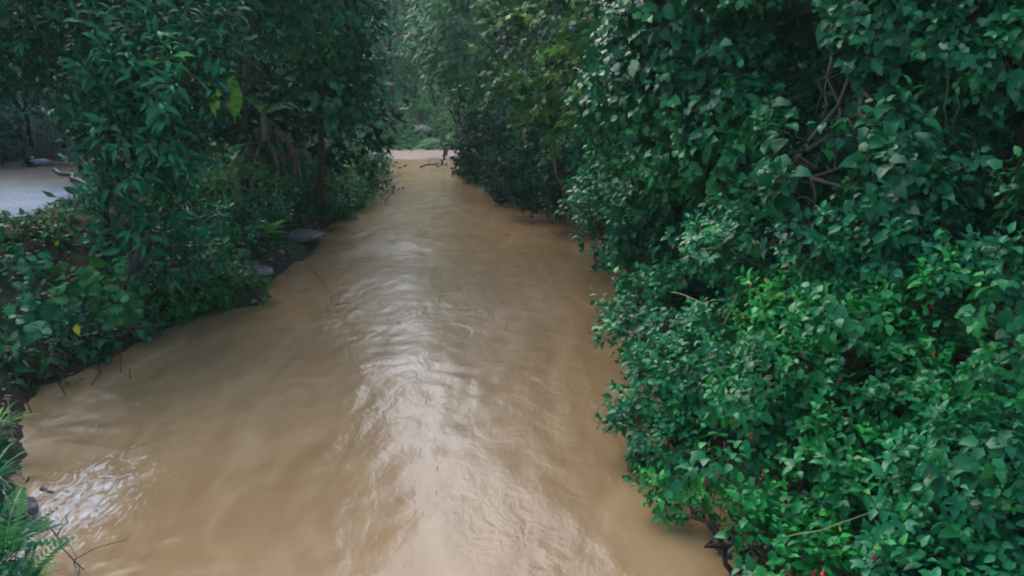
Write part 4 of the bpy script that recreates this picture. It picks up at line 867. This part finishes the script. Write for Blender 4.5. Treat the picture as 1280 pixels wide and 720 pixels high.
far_tree(620, 160, 88, -120, 140, 'tall faint tree behind the right bank trees', 111, size=.9, trunk_r=.25)
G6 = 'bushes behind the sandbar'
plant('far_bush', 'pale green bush behind the left end of the sandbar', 'bush', [pl(475, 172, 57, 22, 14), pl(455, 165, 58, 22, 18)], 'spray', .5, 'far', seed=112, group=G6, cover=1.8, nleaf=4, leafarea=.6, stem_r=0)
plant('far_bush', 'pale green bush behind the middle of the sandbar', 'bush', [pl(503, 170, 58, 20, 15), pl(512, 150, 62, 22, 16)], 'spray', .5, 'far', seed=113, group=G6, cover=1.8, nleaf=4, leafarea=.6, stem_r=0, tint0=.3, tint1=1)
plant('far_bush', 'pale green bush behind the right end of the sandbar', 'bush', [pl(560, 165, 60, 22, 18), pl(585, 165, 58, 22, 18), pl(545, 158, 62, 16, 12)], 'spray', .5, 'far', seed=114, group=G6, cover=1.8, nleaf=4, leafarea=.6, stem_r=0, tint0=.3, tint1=1)
c = at(526, 163, 58); blob('earth_mound', (c[0], 58, ground_z(c[0], 58) + .2), (1.0, .8, .5), 'palebark', 'pinkish bare earth mound behind the sandbar between the bushes', 'mound', 21, .3)
# broad banana-like leaf lying over the water at the right of the sandbar
c = at(556, 178, 50.5); r_ = empty('banana_plant', tuple(c), 'banana plant leaning low over the right end of the sandbar', 'banana plant')
for k, (dx, dz, L) in enumerate([(-1, .12, 2.3), (-.9, .35, 1.7), (.6, .9, 1.2)]): big_leaf(c, [dx, -.2, dz], L, .22, 'far', r_, c, .45, .4, 130 + k, .1)
mb = MB(); cb = c.copy(); cb[2] = ground_z(c[0], c[1]); mb.tube([cb, (c + cb) / 2 + [.1, 0, 0], c], [.13, .11, .08], 8); mb.build('stem', M['pstem'], r_, c)
# thin drooping tree (cecropia like) right of the sandbar
b = at_z(577, 204, .2); top = at(571, 118, b[1])
r_ = empty('drooping_tree', tuple(b), 'thin tree with pale umbrella-like drooping leaves at the right end of the far water', 'tree')
mb = MB(); mb.tube(branch_path(b, top, 0, 9, 4, .01), list(np.linspace(.11, .05, 9)), 8)
for k in range(4): mb.tube(branch_path(b + (top - b) * .8, top + [(-1) ** k * (.3 + .25 * k), .2 * (k - 1), .1], .1, 6, k), list(np.linspace(.05, .025, 6)), 5)
mb.build('trunk', M['palebark'], r_, b)
for k in range(16):
    a = k * 2.4; big_leaf(top + np.array([rng.uniform(-.9, .9), rng.uniform(-.7, .7), rng.uniform(-.5, .3)]), [math.cos(a), math.sin(a), .35], rng.uniform(.7, 1.2), .13, 'pale' if k % 3 == 0 else 'broad', r_, b, 1.5, .3, 140 + k, .2)
for k in range(7):
    free_branch('hanging_vine', [(562 + 3 * k, 120 + 4 * (k % 3), 46), (561 + 3 * k, 150, 46), (560 + 3 * k, 170 + 5 * (k % 2), 46)], .025, 'palestem', 'pale thin vine hanging beside the drooping thin tree', 'vine', 'vines at the far right bank', seed=150 + k, wob=.01)

rg = np.random.default_rng(210); n = 9000; X_ = rg.uniform(-26, 18, n); Y_ = 53 + 40 * rg.random(n) ** 1.4; hz = height(X_, Y_)
hh = .9 * np.clip(fbm(np.stack([X_, Y_, X_ * 0], 1) * .5, 6) + .55, .05, 2) * smooth((Y_ - 52.5) / 3)
Pz = np.stack([X_, Y_, hz + hh * rg.random(n)], 1); A = norm(rg.normal(size=(n, 3)) * [1, 1, .5] + [0, 0, .8]); Nn = norm(rg.normal(size=(n, 3)) * .5 + [0, -.5, 1.0])
tag(leaves('scrub', Pz, A, Nn, rg.uniform(.3, .6, n), 'spray', rg.random(n), M['far']), 'pale green scrub covering the ground behind the sandbar', 'scrub', kind='stuff')
# distant wooded hillside (one mass)
rg = np.random.default_rng(200); n = 20000
X_ = rg.uniform(-75, 60, n); Y_ = rg.uniform(98, 150, n)
hz = height(X_, Y_); t = rg.random(n); crown = (fbm(np.stack([X_, Y_, X_ * 0], 1) * .16, 3) + 1) * 6 + 6
Pz = np.stack([X_, Y_, hz + crown * (.02 + .98 * t)], 1)
A = norm(rg.normal(size=(n, 3))); Nn = norm(rg.normal(size=(n, 3)) * .6 + [0, -.4, 1.0])
tag(leaves('distant_forest', Pz, A, Nn, rg.uniform(1.4, 2.6, n), 'spray', rg.random(n), M['far']), 'faint wooded hillside closing the valley far behind', 'forest', kind='stuff')
n = 12000; sd_ = np.where(rg.random(n) < .5, -1, 1); X_ = sd_ * rg.uniform(20, 38, n); Y_ = rg.uniform(4, 98, n); hz = height(X_, Y_); crown = (fbm(np.stack([X_, Y_, X_ * 0], 1) * .2, 4) + 1) * 4 + 5
Pz = np.stack([X_, Y_, hz + crown * rg.random(n) ** .7], 1); A = norm(rg.normal(size=(n, 3))); Nn = norm(rg.normal(size=(n, 3)) * .6 + [0, 0, 1.0])
tag(leaves('side_forest', Pz, A, Nn, rg.uniform(1.3, 2.2, n), 'spray', rg.random(n) * .6, M['dark']), 'dark woodland rising on both sides of the stream', 'forest', kind='stuff')

# ------------------------------------------------------------------ haze
hm = bpy.data.materials.new('haze'); hm.use_nodes = True; nt = hm.node_tree; nt.nodes.clear()
out = nt.nodes.new('ShaderNodeOutputMaterial'); pv = nt.nodes.new('ShaderNodeVolumePrincipled')
pv.inputs['Color'].default_value = (.72, .90, .90, 1); pv.inputs['Density'].default_value = .0006; pv.inputs['Anisotropy'].default_value = .3
nt.links.new(pv.outputs[0], out.inputs['Volume'])
mb = MB(); mb.box((0, 90, 19), (420, 425, 21.2)); hz_ = mb.build('haze', hm, None, None, False); tag(hz_, kind='stuff'); tag(hz_, 'thin grey-blue mist in the valley air', 'haze')

# ------------------------------------------------------------------ light, world, camera
EL, AZ = R(46), R(-32)     # bright part of the overcast sky, over the valley ahead
world = bpy.data.worlds.new('World'); scene.world = world; world.use_nodes = True; nt = world.node_tree
bg = nt.nodes['Background']; sky = nt.nodes.new('ShaderNodeTexSky'); sky.sky_type = 'NISHITA'; sky.sun_disc = False
sky.sun_elevation = EL; sky.sun_rotation = AZ; sky.dust_density = 2.0; sky.air_density = 1.0; sky.ozone_density = 1.5
nt.links.new(sky.outputs[0], bg.inputs['Color']); bg.inputs['Strength'].default_value = .15
sl = bpy.data.lights.new('sun', 'SUN'); sl.energy = .85; sl.angle = R(70); sl.color = (1, .985, .96)
so = bpy.data.objects.new('sun', sl); C.objects.link(so)
dv = Vector((math.cos(EL) * math.sin(AZ), math.cos(EL) * math.cos(AZ), math.sin(EL)))
so.rotation_euler = dv.to_track_quat('Z', 'Y').to_euler(); so.location = (0, 0, 30)

cd = bpy.data.cameras.new('camera'); cd.sensor_width = 36; cd.lens = 36 * F / 1280; cd.clip_end = 2000; cd.clip_start = .05
co = bpy.data.objects.new('camera', cd); C.objects.link(co); co.location = tuple(CAM); co.rotation_euler = (R(90) - PITCH, 0, 0)
scene.camera = co
scene.render.engine = 'CYCLES'
try:
    scene.cycles.filter_width = 2.0; scene.cycles.volume_bounces = 1
except Exception: pass
vs = scene.view_settings; vs.view_transform = 'Standard'; vs.look = 'None'; vs.gamma = 1; vs.exposure = 1.45; vs.use_curve_mapping = False
